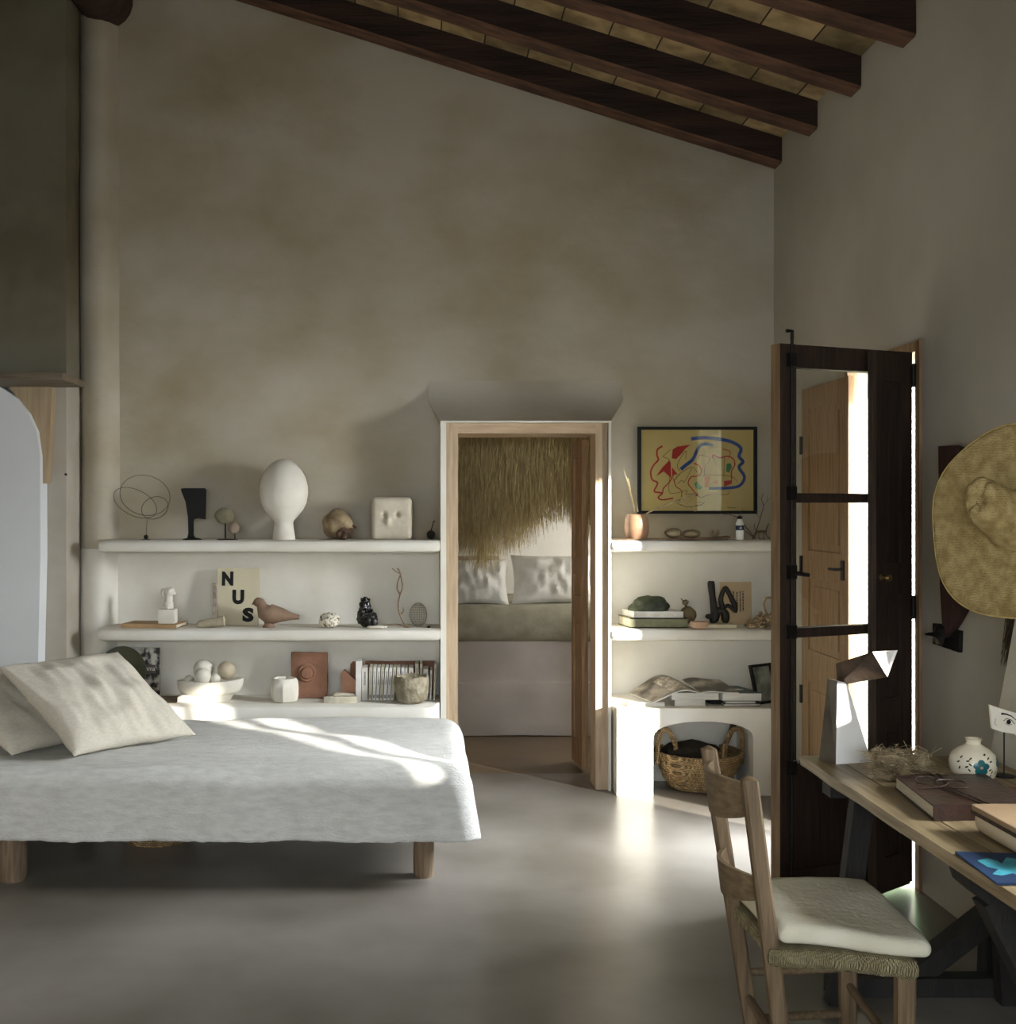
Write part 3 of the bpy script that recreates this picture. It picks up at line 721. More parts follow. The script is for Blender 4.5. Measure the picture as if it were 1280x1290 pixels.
# low sled foot and heavy diagonal braces seen beyond the chair
m = B(); bar(m, (onz(1042, 1240, .03) + Vector((0, 0, 0))), onz(1262, 1240, .03), .03, .028); bev(m); obj('foot_rail', m, m_tr, dk)
Yv = onz(1255, 1238, 0).y
m = B(); bar(m, P(1252, 1238, Yv), P(1252, 1238, Yv) + Vector((0, -.06, DH - .035)), .04, .03, (0, 1, 0)); bev(m); obj('leg', m, m_tr, dk)
m = B(); bar(m, P(1140, 1236, Yv - .06), P(1262, 1140, Yv - .06), .03, .035, (0, 1, 0)); bev(m); obj('brace', m, m_tr, dk)
Yb = 2.47
m = B(); prism_xz(m, [(1.20, DH - .033), (1.212, DH - .07), (1.245, DH - .098), (1.90, DH - .098), (1.90, DH - .033)], 2.52, 2.62); bev(m, .003)
obj('bracket', m, m_tr, dk)
m = B(); bar(m, P(1250, 1128, Yb + .1), P(1385, 1400, Yb + .1), .035, .03, (0, 1, 0)); bev(m); obj('brace', m, m_tr, dk)

# lamp
m_lampw = mat('white_enamel', (236, 234, 232), (230, 228, 226), rough=.45, bump=0)
m_lampb = mat('brown_patina_metal', (96, 76, 56), (66, 52, 40), scale=20, rough=.4, bump=.15, metal=.6)
m_lampg = mat('grey_metal', (120, 114, 104), (96, 90, 82), scale=12, rough=.35, bump=.1, metal=.8)
lp = empty('desk_lamp', (1.25, 3.32, DH), 'folded metal desk lamp with triangular shade at the far corner of the desk', 'lamp')
Yl = 3.30; z0 = DH
f1, f2, f3 = onz(1053, 963, DH), onz(1098, 960, DH), onz(1047, 955, DH)
bm = B(); t1, t2 = P(1055, 858, 3.51), P(1067, 860, 3.51); t3 = t1 + Vector((-.012, .05, 0))
b3 = f1 + Vector((-.03, .06, 0)); b4 = f2 + Vector((-.01, .06, 0)); t4 = t2 + Vector((0, .05, 0))
va = [bm.verts.new(p) for p in (f1, f2, t2, t1, b3, t3, b4, t4)]
fq = [bm.faces.new([va[i] for i in q]) for q in ((0, 1, 2, 3), (0, 3, 5, 4), (4, 5, 7, 6), (1, 6, 7, 2), (3, 2, 7, 5), (0, 4, 6, 1))]
for f in fq[1:3]: f.material_index = 1
obj('lamp_stand', bm, [m_lampw, m_lampg], lp, smooth=0)
bm = B()
R0 = [P(1099, 821, 3.36), P(1131, 819, 3.44), P(1118, 853, 3.38)]
L0 = [P(1053, 836, 3.52), P(1072, 833, 3.60), P(1055, 864, 3.54)]
va = [bm.verts.new(p) for p in R0 + L0]
for q, mi in (((0, 1, 4, 3), 1), ((0, 3, 5, 2), 1), ((1, 2, 5, 4), 1), ((3, 4, 5), 1)): bm.faces.new([va[i] for i in q]).material_index = mi
cR = sum(R0, Vector()) / 3
va2 = [bm.verts.new(cR + (p - cR) * .93 + (L0[i] - p) * .05) for i, p in enumerate(R0)]; bm.faces.new(va2).material_index = 0
for i in range(3): bm.faces.new((va[i], va[(i+1) % 3], va2[(i+1) % 3], va2[i])).material_index = 0
obj('lamp_shade', bm, [m_lampw, m_lampb], lp, smooth=0)

# nest
m_twig = mat('dry_grass_stems', (188, 170, 136), (88, 74, 52), scale=25, rough=.9, bump=0)
nc = onz(1137, 985, DH) + Vector((0, .03, 0)); bm = B(); its = []
for i in range(900):
    a = U(0, 2 * pi); rr = U(.025, .062); L_ = U(.25, 1.1); lift = U(.0, 1)
    h0 = .006 + .072 * lift; rr *= .60 + .48 * lift
    p = []
    for k in range(6):
        t = a + L_ * (k / 5 - .5) * 1.6; q = rr * (1 + .12 * sin(k * 1.7 + i)) + (.012 * abs(k - 2.5) if i % 5 == 0 else 0)
        p.append((nc.x + q * cos(t) * 1.15, nc.y + q * sin(t), nc.z + h0 + U(-.006, .006) + (.01 * abs(k - 2.5) * R() if i % 6 == 0 else 0)))
    its.append(p)
for i in range(160):
    a = U(0, 2*pi); rr = U(.04, .06); p0 = Vector((nc.x + rr * cos(a), nc.y + rr * sin(a), nc.z + U(.01, .055))); d = Vector((cos(a), sin(a), U(-.1, .7))).normalized()
    its.append([p0, p0 + d * U(.01, .02) + Vector((0, 0, .004)), p0 + d * U(.025, .05) + Vector((U(-.01, .01), U(-.01, .01), 0))])
for i in range(60): p0 = nc + Vector((.05 + U(0, .03), -.02 + U(-.02, .02), .02)); its.append([p0, p0 + Vector((U(.01, .04), U(-.03, .01), U(-.01, .01))), p0 + Vector((U(.02, .06), U(-.04, .02), U(-.01, .015)))])
its = [[(p[0], p[1], max(p[2], DH + .001)) for p in q] for q in its]
strands(bm, its, w=(.0011, .0006))
ns = obj('bird_nest', bm, m_twig, smooth=0); tag(ns, 'scruffy bird nest of dry stems on the desk beside the lamp', 'nest')
for i, (dx, dy) in enumerate(((-.008, -.006), (.018, .012))):
    bm = B(); blob(bm, nc + Vector((dx, dy, .058)), (.013, .010, .010), .03, sub=2)
    tag(obj('small_egg', bm, mat('egg_shell', (220, 208, 184), (206, 192, 168), scale=20)), ('pale egg at the front of the nest', 'pale egg deeper back in the nest')[i], 'egg', 'eggs in the nest')
# leather notebook
m_leather = mat('brown_leather', (62, 40, 31), (40, 26, 21), scale=9, rough=.42, bump=.3, bscale=60, spec=.5)
m_tan = mat('reddish_leather', (128, 86, 62), (96, 60, 44), scale=6, rough=.5, bump=.2, bscale=50)
m_paper = mat('cream_paper', (222, 216, 194), (206, 198, 174), scale=30, rough=.9, bump=.15, bscale=200, stretch=(1, 1, 8))
q0, q1 = onz(1176, 1034, DH), onz(1127, 994, DH); u_ = Vector((1, .06, 0)).normalized(); wd = .25
nbM = [q0, q0 + u_ * wd, q1 + u_ * wd, q1]
nb = empty('leather_notebook', q0.lerp(q1, .5) + u_ * wd / 2, 'dark brown leather notebook with cream pages, wrapped by a thin strap', 'notebook')
def slab(bm, pts, z0, z1, inset=0, mi=0):
    c = sum(pts, Vector()) / len(pts); p = [c + (q - c) * (1 - inset) for q in pts]
    prism(bm, [(q.x, q.y, z0) for q in p], [(q.x, q.y, z1) for q in p], mi)
bm = B(); slab(bm, nbM, DH, DH + .004); slab(bm, nbM, DH + .034, DH + .038)
sp = [nbM[1] , nbM[1] + u_ * .006, nbM[2] + u_ * .006, nbM[2]]; slab(bm, sp, DH, DH + .038)
sp = [nbM[0] - Vector((0, .003, 0)), nbM[1] - Vector((0, .003, 0)), nbM[1] + Vector((0, .002, 0)), nbM[0] + Vector((0, .002, 0))]; slab(bm, sp, DH, DH + .038)
bev(bm, .0015, 2); obj('leather_cover', bm, m_leather, nb)
bm = B(); slab(bm, nbM, DH + .0045, DH + .0335, .03); obj('pages', bm, m_paper, nb)
bm = B()
for k in range(2):
    x0 = q0 + u_ * (.125 + .018 * k); x1 = q1 + u_ * (.10 + .02 * k)
    tube(bm, spline([(x0.x, x0.y - .007, DH + .004), (x0.x, x0.y - .008, DH + .036), (x0.x - .01, x0.y + .03, DH + .041), ((x0.x + x1.x) / 2 - .03, (x0.y + x1.y) / 2, DH + .042), (x1.x, x1.y - .03, DH + .041), (x1.x, x1.y + .002, DH + .037), (x1.x, x1.y + .004, DH + .006)]), .0022, 8)
kx = (q0 + q1) / 2 + u_ * .08
tube(bm, spline([(kx.x, kx.y, DH + .042), (kx.x - .05, kx.y + .04, DH + .046), (kx.x - .02, kx.y + .09, DH + .05), (kx.x + .04, kx.y + .06, DH + .046), (kx.x, kx.y, DH + .046), (kx.x - .07, kx.y - .01, DH + .042)]), .002, 8)
tube(bm, spline([(kx.x, kx.y, DH + .043), (kx.x + .05, kx.y - .02, DH + .046), (kx.x + .07, kx.y + .04, DH + .048), (kx.x + .01, kx.y + .05, DH + .05), (kx.x - .01, kx.y + .0, DH + .046)]), .002, 8)
obj('strap', bm, m_leather, nb)
bm = B(); pts = [onz(1245, 1052, DH), onz(1420, 1052, DH), onz(1330, 985, DH), onz(1182, 986, DH) + Vector((.03, 0, 0))]
pts = [Vector((1.42, 2.66, 0)), Vector((1.80, 2.70, 0)), Vector((1.80, 3.06, 0)), Vector((1.30, 3.10, 0)), Vector((1.32, 3.035, 0)), Vector((1.47, 3.03, 0))]
pts = [Vector((1.56, 2.80, 0)), Vector((1.90, 2.80, 0)), Vector((1.90, 3.13, 0)), Vector((1.575, 3.13, 0))]
slab(bm, pts, DH, DH + .012); bev(bm, .003); tag(obj('leather_folder', bm, m_tan), 'flat reddish leather folder on the desk between notebook and painted vase', 'folder')
# painted round vase
vb = onz(1236, 989, DH) + Vector((0, .045, 0)); k = vb.y / F
pf = [(13, 0), (19, 1.5), (25, 8), (28, 18), (28.5, 26), (25.5, 35), (18, 42), (11.5, 45.5), (8.5, 47.5), (8.5, 51), (10.2, 54), (8.5, 54), (7, 51), (6.5, 46)]
bm = B(); lathe(bm, [(r * k, z * k + vb.z) for r, z in pf], (vb.x, vb.y, 0), 48)
vs_ = obj('painted_vase', bm, mat('ivory_glaze', (236, 228, 206), (226, 216, 192), rough=.25, bump=0, spec=.6)); tag(vs_, 'small round ivory vase painted with a teal flower and dark leaves on the desk', 'vase')
m_teal = mat('teal_glaze', (36, 104, 108), (24, 84, 92), rough=.3, bump=0); m_ink = mat('dark_green_glaze', (40, 56, 40), (30, 44, 32), rough=.3, bump=0); m_pink = mat('pink_glaze', (196, 150, 140), rough=.3, bump=0)
def prad(z):
    z = (z - vb.z) / k
    for (r0, a), (r1, b) in zip(pf, pf[1:]):
        if a <= z <= b: return (r0 + (r1 - r0) * (z - a) / (b - a + 1e-9)) * k
    return 8 * k
def onvase(dx, z, e=.0008):                # point of the vase side facing the room at offset dx
    r = prad(z) + e; a = -pi/2 - .25 + dx / (28.5 * k) 
    return Vector((vb.x + r * cos(a), vb.y + r * sin(a), z))
def dab(bm, dx, z, rx, rz, ang=0, mi=0, n=10):
    c = onvase(dx, z, .0015); vc = bm.verts.new(c); rg = []
    for i in range(n):
        a = 2*pi*i/n; x, y = rx * cos(a), rz * sin(a); rg.append(bm.verts.new(onvase(dx + x * cos(ang) - y * sin(ang), z + x * sin(ang) + y * cos(ang))))
    for i in range(n): bm.faces.new((vc, rg[i], rg[(i+1) % n])).material_index = mi
bm = B(); fz = vb.z + 23 * k; fx = 4 * k
for a in range(5): dab(bm, fx + 5.5 * k * cos(a * 2*pi/5 + .3), fz + 5.5 * k * sin(a * 2*pi/5 + .3), 4.6 * k, 4.2 * k)
dab(bm, fx, fz, 2 * k, 1.8 * k, mi=2)
for (x, z, a) in ((-9, 33, .8), (-12, 30, .2), (-9, 26, -.6), (-13, 23, .5), (-10, 19, -.9), (14, 34, .7), (17, 30, .2), (18, 17, 1.2), (15, 20, .4), (17, 12, 1.4), (-21, 34, .9), (-24, 28, .4), (-22, 21, 1.2), (11, 38, .3), (25, 16, 1), (15, 5, .4)): dab(bm, x * k, vb.z + z * k, 2.4 * k, 1.0 * k, a, 1, 8)
for a in range(4): dab(bm, 33 * k + 4 * k * cos(a * pi/2), vb.z + 26 * k + 4 * k * sin(a * pi/2), 3.5 * k, 3.3 * k)
obj('painted_flowers', bm, [m_teal, m_ink, m_pink], vs_)
# face shard on a rod
Ys = 3.31; bm = B()
out = [(1247, 888), (1262, 893), (1292, 902), (1294, 925), (1285, 932), (1279, 925), (1262, 922), (1250, 918), (1249, 905)]
sh = empty('ceramic_face_fragment', onz(1265, 978, DH), 'white ceramic face fragment with one painted eye, held up on a black rod', 'sculpture')
fr = [P(a, b, Ys) for a, b in out]; prism(bm, fr, [p + Vector((0.002, .014, 0)) for p in fr]); bev(bm, .002); obj('face_fragment', bm, mat('white_ceramic', (240, 236, 222), (230, 224, 206), rough=.3, bump=.1, bscale=40), sh)
bm = B(); tube(bm, [onz(1265, 978, DH) , P(1265, 922, Ys + .008)], .0022, 8); lathe(bm, [(.03, DH), (.03, DH + .004), (.004, DH + .006)], (onz(1265, 978, DH).x, onz(1265, 978, DH).y, 0), 24); obj('stand', bm, m_iron, sh)
bm = B(); yy = Ys - .0015
e = lambda pts: [(PX(a, Ys), PZ(b, Ys)) for a, b in pts]
ribbon(bm, e([(1261, 899), (1267, 899.5), (1274, 902), (1280, 907)]), [.006, .0015], yy)
ribbon(bm, e([(1264, 908), (1268, 905), (1274, 907), (1278, 912)]), .002, yy); ribbon(bm, e([(1266, 911), (1270, 913.5), (1275, 912)]), .0012, yy)
poly(bm, e([(1269 + 3 * cos(a * pi/6) + 1.5, 909.5 + 3 * sin(a * pi/6)) for a in range(12)]), yy)
ribbon(bm, e([(1254, 905), (1253, 912), (1256, 914)]), .001, yy)
obj('painted_eye', bm, m_black, sh)
# round-cornered box with lid
bm = B(); rbox(bm, 1.31, 1.60, 2.43, 2.74, DH, DH + .066, .03, (24, 24, 8)); 
for v in bm.verts: v.co.z = min(max(v.co.z, DH), DH + .05)
bxo = obj('rounded_box', bm, mat('cream_lacquer', (206, 194, 168), (190, 176, 148), rough=.45, bump=.1)); tag(bxo, 'cream rounded box with a tan lid at the right edge of the desk', 'box')
bm = B(); rbox(bm, 1.308, 1.602, 2.428, 2.742, DH + .045, DH + .075, .028, (24, 24, 6)); 
for v in bm.verts: v.co.z = min(max(v.co.z, DH + .05), DH + .066)
obj('lid', bm, mat('tan_lid', (150, 126, 96), (128, 104, 76), rough=.6), bxo)
bm = B(); rbox(bm, 1.3065, 1.6035, 2.4265, 2.7435, DH + .035, DH + .065, .029, (24, 24, 6)); 
for v in bm.verts: v.co.z = min(max(v.co.z, DH + .046), DH + .054)
obj('rim', bm, m_walnut, bxo)
# blue booklet
p = [onz(1256, 1113, DH + .004), onz(1395, 1113, DH + .004), onz(1360, 1078, DH + .004), onz(1203, 1073, DH + .004)]
bm = B(); slab(bm, p, DH + .0005, DH + .005); bk = obj('blue_booklet', bm, mat('prussian_blue_card', (14, 52, 92), (10, 38, 72), scale=6, rough=.6, bump=0)); tag(bk, 'thin blue booklet with a pale turquoise splash at the desk edge', 'booklet')
bm = B(); sp = [(1231, 1084), (1244, 1081), (1256, 1084), (1262, 1088), (1268, 1080), (1280, 1082), (1300, 1080), (1330, 1086), (1320, 1098), (1300, 1096), (1290, 1106), (1276, 1100), (1262, 1103), (1250, 1101), (1258, 1095), (1244, 1092)]
bm.faces.new([bm.verts.new(onz(a, b, DH + .0056)) for a, b in sp]); obj('turquoise_splash', bm, mat('turquoise_ink', (70, 168, 184), (50, 140, 160), scale=30, rough=.6, bump=0), bk)
# leaning white panel, on desk against wall
bm = B(); yp = 2.98
prism(bm, [(1.752, 3.54, DH), (1.77, 3.54, DH), (1.935, 3.54, DH + .9), (1.917, 3.54, DH + .9)], [(1.752, 3.37, DH), (1.77, 3.37, DH), (1.935, 3.37, DH + .9), (1.917, 3.37, DH + .9)])
bev(bm, .002); tag(obj('leaning_panel', bm, mat('primed_canvas', (196, 192, 176), (182, 176, 158), rough=.8, bump=.15)), 'pale primed panel leaning against the right wall behind the vase', 'panel')

# ================= HAT and things on the right wall =================
hc = Vector((1.815, 3.55, 1.443)); hn = Vector((-.90, -.40, .10)).normalized()
hu = Vector((-.40, .91, 0)).normalized(); hv = hn.cross(hu) * -1
if hv.z < 0: hv = -hv
hat = empty('straw_hat', hc, 'wide-brimmed straw hat hanging on the right wall', 'hat')
m_hat = mat('palm_straw', (196, 176, 124), (160, 138, 88), scale=30, rough=.85, bump=.5, bscale=130, wave=[('Z', 60, .25, 3, .08)])
bm = B(); NR, NA = 16, 72; g = []
def brimp(r, a):
    sup = 1 + .10 * (abs(sin(2 * a)) ** 2) * (1 if sin(a) < 0 else -.2)
    rr = (.085 + (.282 - .085) * r) * (1 + (sup - 1) * r); c, s__ = cos(a), sin(a)
    lift = .012 * sin(2 * a + .5) * r + .02 * r * r * noise.noise(Vector((c * 1.2, s__ * 1.2, 2)))
    return hc + hu * rr * c + hv * rr * s__ * 1.06 + hn * (lift - .012 * (1 - r))
for i in range(NR + 1): g.append([bm.verts.new(brimp(i / NR, 2*pi*j/NA)) for j in range(NA)])
for i in range(NR):
    for j in range(NA): bm.faces.new((g[i][j], g[i][(j+1) % NA], g[i+1][(j+1) % NA], g[i+1][j]))
b_ = obj('brim', bm, m_hat, hat, smooth=80); md = b_.modifiers.new('t', 'SOLIDIFY'); md.thickness = .003
bm = B(); tube(bm, [brimp(1, 2*pi*j/NA) for j in range(NA + 1)], .0035, 8); obj('brim_edge', bm, mat('bound_straw', (214, 192, 124), (184, 160, 92), scale=40), hat)
bm = B(); g = []
prof = [(.088, -.005), (.080, .02), (.074, .06), (.070, .105), (.066, .14), (.056, .158), (.04, .160), (.02, .145), (0.0, .138)]; cax = Vector((-.80, -.42, .42)).normalized()
for r, h in prof[:-1]:
    g.append([bm.verts.new(hc + hu * r * cos(2*pi*j/40) * (1 if h < .12 else .82) + hv * r * sin(2*pi*j/40) * 1.1 + cax * (h + .012 * noise.noise(Vector((cos(2*pi*j/40) * 1.5, sin(2*pi*j/40) * 1.5, h * 20))) * (h / .1))) for j in range(40)])
for a, b in zip(g, g[1:]):
    for j in range(40): bm.faces.new((a[j], a[(j+1) % 40], b[(j+1) % 40], b[j]))
bm.faces.new(g[-1]); obj('crown', bm, m_hat, hat, smooth=80)
# wooden blade on wall
def wallpt(px, py, dx=0): X_ = XW - dx; Y = X_ * F / (px - VX); return Vector((X_, Y, PZ(py, Y)))
bm = B(); o = [(1182, 562), (1200, 561), (1212, 566), (1221, 585), (1222, 640), (1220, 720), (1214, 765), (1203, 785), (1191, 803), (1187, 790), (1184, 740)]
a = [wallpt(x, y, .03) for x, y in o]; prism(bm, a, [Vector((XW - .004, p.y, p.z)) for p in a]); bev(bm, .004)
tag(obj('wooden_paddle', bm, wood('dark_red_wood', (74, 50, 44), (52, 34, 32), 2)), 'dark reddish wooden paddle ending in a point, hung behind the straw hat', 'paddle')
bm = B(); o = [(1175, 785), (1209, 795), (1208, 822), (1190, 816), (1175, 811)]
a = [wallpt(x, y, .014) for x, y in o]; prism(bm, a, [Vector((XW - .001, p.y, p.z)) for p in a]); bev(bm, .002)
c = wallpt(1184, 800, .03); blob(bm, c, (.015, .05, .04), .25, sub=2, seed=4); tube(bm, [c, wallpt(1170, 799, .05), wallpt(1165, 799, .06)], [.014, .007, .002], 8)
tag(obj('iron_wall_plate', bm, m_iron), 'small black iron plate with a knob under the point of the wooden paddle', 'wall plate')
bm = B(); its = []
for i in range(160):
    p0 = wallpt(1290, 700, .02) + Vector((U(-.01, .01), U(-.05, .05), U(-.1, .0))); p1 = wallpt(1278, 835, .02) + Vector((U(-.02, .02), U(-.06, .06), U(-.02, .07))); its.append([p0, (p0 + p1) / 2 + Vector((U(-.01, .0), U(-.01, .01), 0)), p1])
strands(bm, its, w=(.002, .001)); tag(obj('hand_broom', bm, mat('dark_broom_fibre', (96, 84, 62), (60, 52, 38), scale=20, bump=0), smooth=0), 'dark fibre hand broom hanging below the straw hat at the right edge', 'broom')
# ================= OBJECTS ON THE SHELVES =================
def T(o, label, cat, group=None, kind=None): return tag(o, label, cat, group, kind)
m_plas = mat('chalk_plaster', (226, 222, 210), (212, 207, 192), scale=6, rough=.9, bump=.15, bscale=30)
m_clayb = mat('brown_clay', (142, 118, 98), (118, 94, 76), scale=9, rough=.85, bump=.25, bscale=30)
m_terra = mat('terracotta', (146, 106, 84), (112, 78, 60), scale=7, rough=.85, bump=.3, bscale=30)
m_stone = mat('pale_stone', (186, 176, 154), (154, 144, 120), scale=12, rough=.9, bump=.4, bscale=40)
G1 = 'small sculptures on the top left shelf'
s = S(6.10, ZT, 678)
# wire rings
w = empty('wire_sculpture', s.p(184, 678), 'thin wire sculpture of overlapping loops on a dark ball, leftmost on the top shelf', 'sculpture')
bm = B(); blob(bm, s.p(184, 674.5), (3 * s.k,) * 3, 0, sub=2); lathe(bm, [(5.5 * s.k, ZT), (5.5 * s.k, ZT + .003), (0, ZT + .004)], (s.x(184), s.Y, 0), 20); obj('base', bm, m_iron, w)
bm = B(); tube(bm, [s.p(184.2, 672), s.p(185.3, 652)], .0012, 6)
def ring(cx, cy, a, b_, ang, dy):
    return [s.p(cx + a*cos(t)*cos(ang) - b_*sin(t)*sin(ang), cy + a*cos(t)*sin(ang) + b_*sin(t)*cos(ang), dy * cos(t + .6)) for t in [2*pi*i/48 for i in range(49)]]
for q in ((170.5, 631.5, 27, 15.5, .55, .05), (195, 638, 19, 13, -.42, -.04), (183, 622, 28.5, 24.5, .5, .07)): tube(bm, ring(*q), .0014, 6)
obj('wire_loops', bm, m_iron, w)
# cleaver
def outl(pts): return s.xz(pts)
cl = empty('cleaver_sculpture', s.p(243, 678), 'flat black cleaver-shaped metal sculpture on a round foot', 'sculpture')
bm = B(); prism_xz(bm, outl([(228, 614), (231, 613), (258, 613), (260, 615), (259, 652.5), (250, 651), (245, 652), (244, 655), (244, 672), (246, 676), (236, 676), (237.5, 670), (237, 650), (234, 630), (229, 618)]), s.Y - .006, s.Y + .006); bev(bm, .0015, 1)
obj('blade', bm, m_black, cl)
bm = B(); lathe(bm, [(12 * s.k, ZT), (11.5 * s.k, ZT + .004), (4 * s.k, ZT + .012), (3 * s.k, ZT + .02)], (s.x(242), s.Y, 0), 28); obj('foot', bm, m_black, cl)
for (cx, cy, rx, ry, nm, lab, dy, c1, c2) in ((282.5, 648, 12.5, 10, 'stone_disc_sculpture', 'greenish oval stone disc on a thin stem, taller of the two discs', 0, (128, 122, 98), (104, 98, 78)), (296, 663, 7, 7, 'stone_disc_sculpture', 'small pinkish stone disc on a short stem, beside the taller disc', -.04, (150, 132, 116), (124, 108, 92))):
    e = empty(nm, s.p(cx, 678, dy), lab, 'sculpture'); 
    bm = B(); blob(bm, s.p(cx, cy, dy), (rx * s.k, .012, ry * s.k), .05, sub=3, seed=cx); obj('disc', bm, mat('disc_%d' % int(c1[0]), c1, c2, scale=30, rough=.8, bump=.3), e)
    bm = B(); tube(bm, [s.p(cx + 1.5, 677, dy), s.p(cx + 1.5, cy + ry - 1, dy)], .0045 if rx > 9 else .003, 8); lathe(bm, [(rx * .75 * s.k, ZT), (rx * .72 * s.k, ZT + .005), (.003, ZT + .006)], (s.x(cx), s.Y + dy, 0), 24); obj('stand', bm, m_iron, e)
# egg head
s = S(6.14, ZT, 679)
bm = B(); s.lathe(bm, 357.5, [(14.5, 679), (14.2, 676), (12.6, 665), (11.8, 658), (12.8, 655), (18, 649.5), (24, 642), (28.5, 633), (30.5, 622), (30.3, 612), (27.5, 601), (22.5, 591), (16.5, 584), (10, 579.5), (5, 578), (0, 577.6)], 56)
T(obj('egg_head_sculpture', bm, m_plas), 'large white egg-shaped plaster head on a short neck, tallest thing on the top shelf', 'sculpture')
# gourd
e = empty('stone_gourd', s.p(426, 679), 'mottled brown round gourd with a broken rim, right of the egg-shaped head', 'gourd')
bm = B(); blob(bm, s.p(425, 660), (19.5 * s.k, 18 * s.k, 18.8 * s.k), .07, 1.6, sub=4, seed=2); obj('gourd_body', bm, mat('mottled_gourd', (152, 134, 104), (104, 86, 62), scale=16, rough=.8, bump=.4, bscale=40), e)
bm = B(); blob(bm, s.p(436, 670, -.05), (10 * s.k, .03, 8 * s.k), .35, 2.5, sub=3, seed=5); blob(bm, s.p(428, 672, -.07), (4 * s.k, .01, 4 * s.k), .1, sub=2); tube(bm, [s.p(443, 660, -.02), s.p(449, 664, -.03)], .006, 8); obj('broken_rim', bm, mat('dark_gourd', (110, 84, 60), (58, 46, 36), scale=20, rough=.9, bump=.4), e)
# face tile
bm = B(); rbox(bm, s.x(468), s.x(519.5), s.Y - .05, s.Y + .05, ZT, s.z(625.5), .026, (44, 10, 44), amp=.003, fr=9,
    disp=lambda p, c, h: Vector((p.x, p.y + (0 if p.y > c.y else .026 * (math.exp(-(((p.x - s.x(484.5)) / .012) ** 2 + ((p.z - s.z(648)) / .013) ** 2)) + math.exp(-(((p.x - s.x(501)) / .012) ** 2 + ((p.z - s.z(648)) / .013) ** 2))) - .018 * math.exp(-(((p.x - s.x(489)) / .016) ** 2 + ((p.z - s.z(656)) / .018) ** 2))), max(p.z, ZT) if p.z < c.z else p.z)))
T(obj('face_block_sculpture', bm, mat('grey_cast_plaster', (196, 188, 170), (176, 166, 148), scale=8, rough=.9, bump=.25, bscale=30)), 'square plaster block with a faint pressed-in face of two eyes and a nose', 'sculpture')
bm = B(); blob(bm, s.p(543, 673), (5.2 * s.k, 5 * s.k, 6 * s.k), .1, sub=3); tube(bm, spline([s.p(543, 668), s.p(545, 661), s.p(546.5, 656), s.p(548.5, 656.5)]), .0025, 6)
T(obj('dried_fruit', bm, mat('black_dried_skin', (46, 40, 32), (28, 24, 20), scale=20, rough=.8)), 'tiny black dried fruit with a curved stem at the right end of the top shelf', 'dried fruit')

# ---- middle left shelf
s = S(6.10, ZM, 792)
m_ochre = mat('ochre_cover', (182, 152, 112), (164, 134, 96), scale=10, rough=.7)
bk = empty('flat_book', s.p(198, 792), 'flat ochre-edged book lying under the small white bust', 'book')
bm = B(); rbox(bm, s.x(157), s.x(229), 6.04, 6.24, ZM, ZM + .004, .002, (2, 2, 2)); rbox(bm, s.x(157), s.x(229), 6.04, 6.24, ZM + .018, ZM + .022, .002, (2, 2, 2)); box(bm, s.x(157), s.x(229), 6.04, 6.045, ZM, ZM + .022)
tilt(bm, (s.x(195), 6.14, ZM), 'Z', radians(-7)); obj('cover', bm, m_ochre, bk)
bm = B(); box(bm, s.x(158.5), s.x(228), 6.046, 6.236, ZM + .004, ZM + .018); tilt(bm, (s.x(195), 6.14, ZM), 'Z', radians(-7)); obj('pages', bm, m_paper, bk)
s2 = S(6.10, ZM + .022, 787)
bu = empty('bust', s2.p(211, 787), 'tiny white plaster bust on a cube plinth, standing on the flat book', 'bust')
bm = B(); rbox(bm, s2.x(201), s2.x(222), 6.06, 6.14, ZM + .022, s2.z(769), .004, (3, 3, 3)); obj('plinth', bm, m_plas, bu)
bm = B(); blob(bm, s2.p(212.5, 764), (6 * s.k, .02, 7 * s.k), .15, sub=3, seed=3); blob(bm, s2.p(212.5, 756), (5 * s.k, .018, 9 * s.k), .12, sub=3, seed=4); blob(bm, s2.p(213, 747.5), (7.2 * s.k, .024, 6 * s.k), .16, sub=3, seed=6); blob(bm, s2.p(218.5, 749), (3.5 * s.k, .012, 3 * s.k), .1, sub=2); blob(bm, s2.p(205.5, 748), (3 * s.k, .016, 5 * s.k), .2, sub=2)
obj('bust_head', bm, m_plas, bu)
# NUS book
s = S(6.20, ZM, 788)
m_cream = mat('cream_cover', (206, 198, 172), (196, 187, 160), scale=4, rough=.7, bump=.05)
bk = empty('standing_book', s.p(299, 788), 'cream book standing upright with bold black letters stepping down its cover', 'book')
bm = B(); rbox(bm, s.x(273), s.x(326), 6.19, 6.21, ZM + .001, s.z(715.5), .002, (2, 2, 2)); tilt(bm, (0, 6.19, ZM), 'X', radians(-6)); obj('cover', bm, m_cream, bk)
bm = B()
for ch_, a, b, c, d in (('N', 279, 293.5, 738, 720), ('U', 292.5, 307.5, 761.5, 743), ('S', 305.5, 320, 783.5, 765.5)): text_bm(bm, ch_, s.x(a), s.x(b), s.z(c), s.z(d), 6.1885, off=.065)
tilt(bm, (0, 6.19, ZM), 'X', radians(-6)); obj('cover_lettering', bm, m_black, bk, smooth=0)
bm = B(); rbox(bm, s.x(270), s.x(275), 6.14, 6.175, ZM, s.z(734), .002, (2, 2, 2)); T(obj('thin_book', bm, mat('pink_grey_spine', (176, 164, 150), (120, 108, 96), scale=30)), 'very thin upright booklet against the left edge of the lettered book', 'book')
s = S(6.06, ZM, 792)
bm = B()
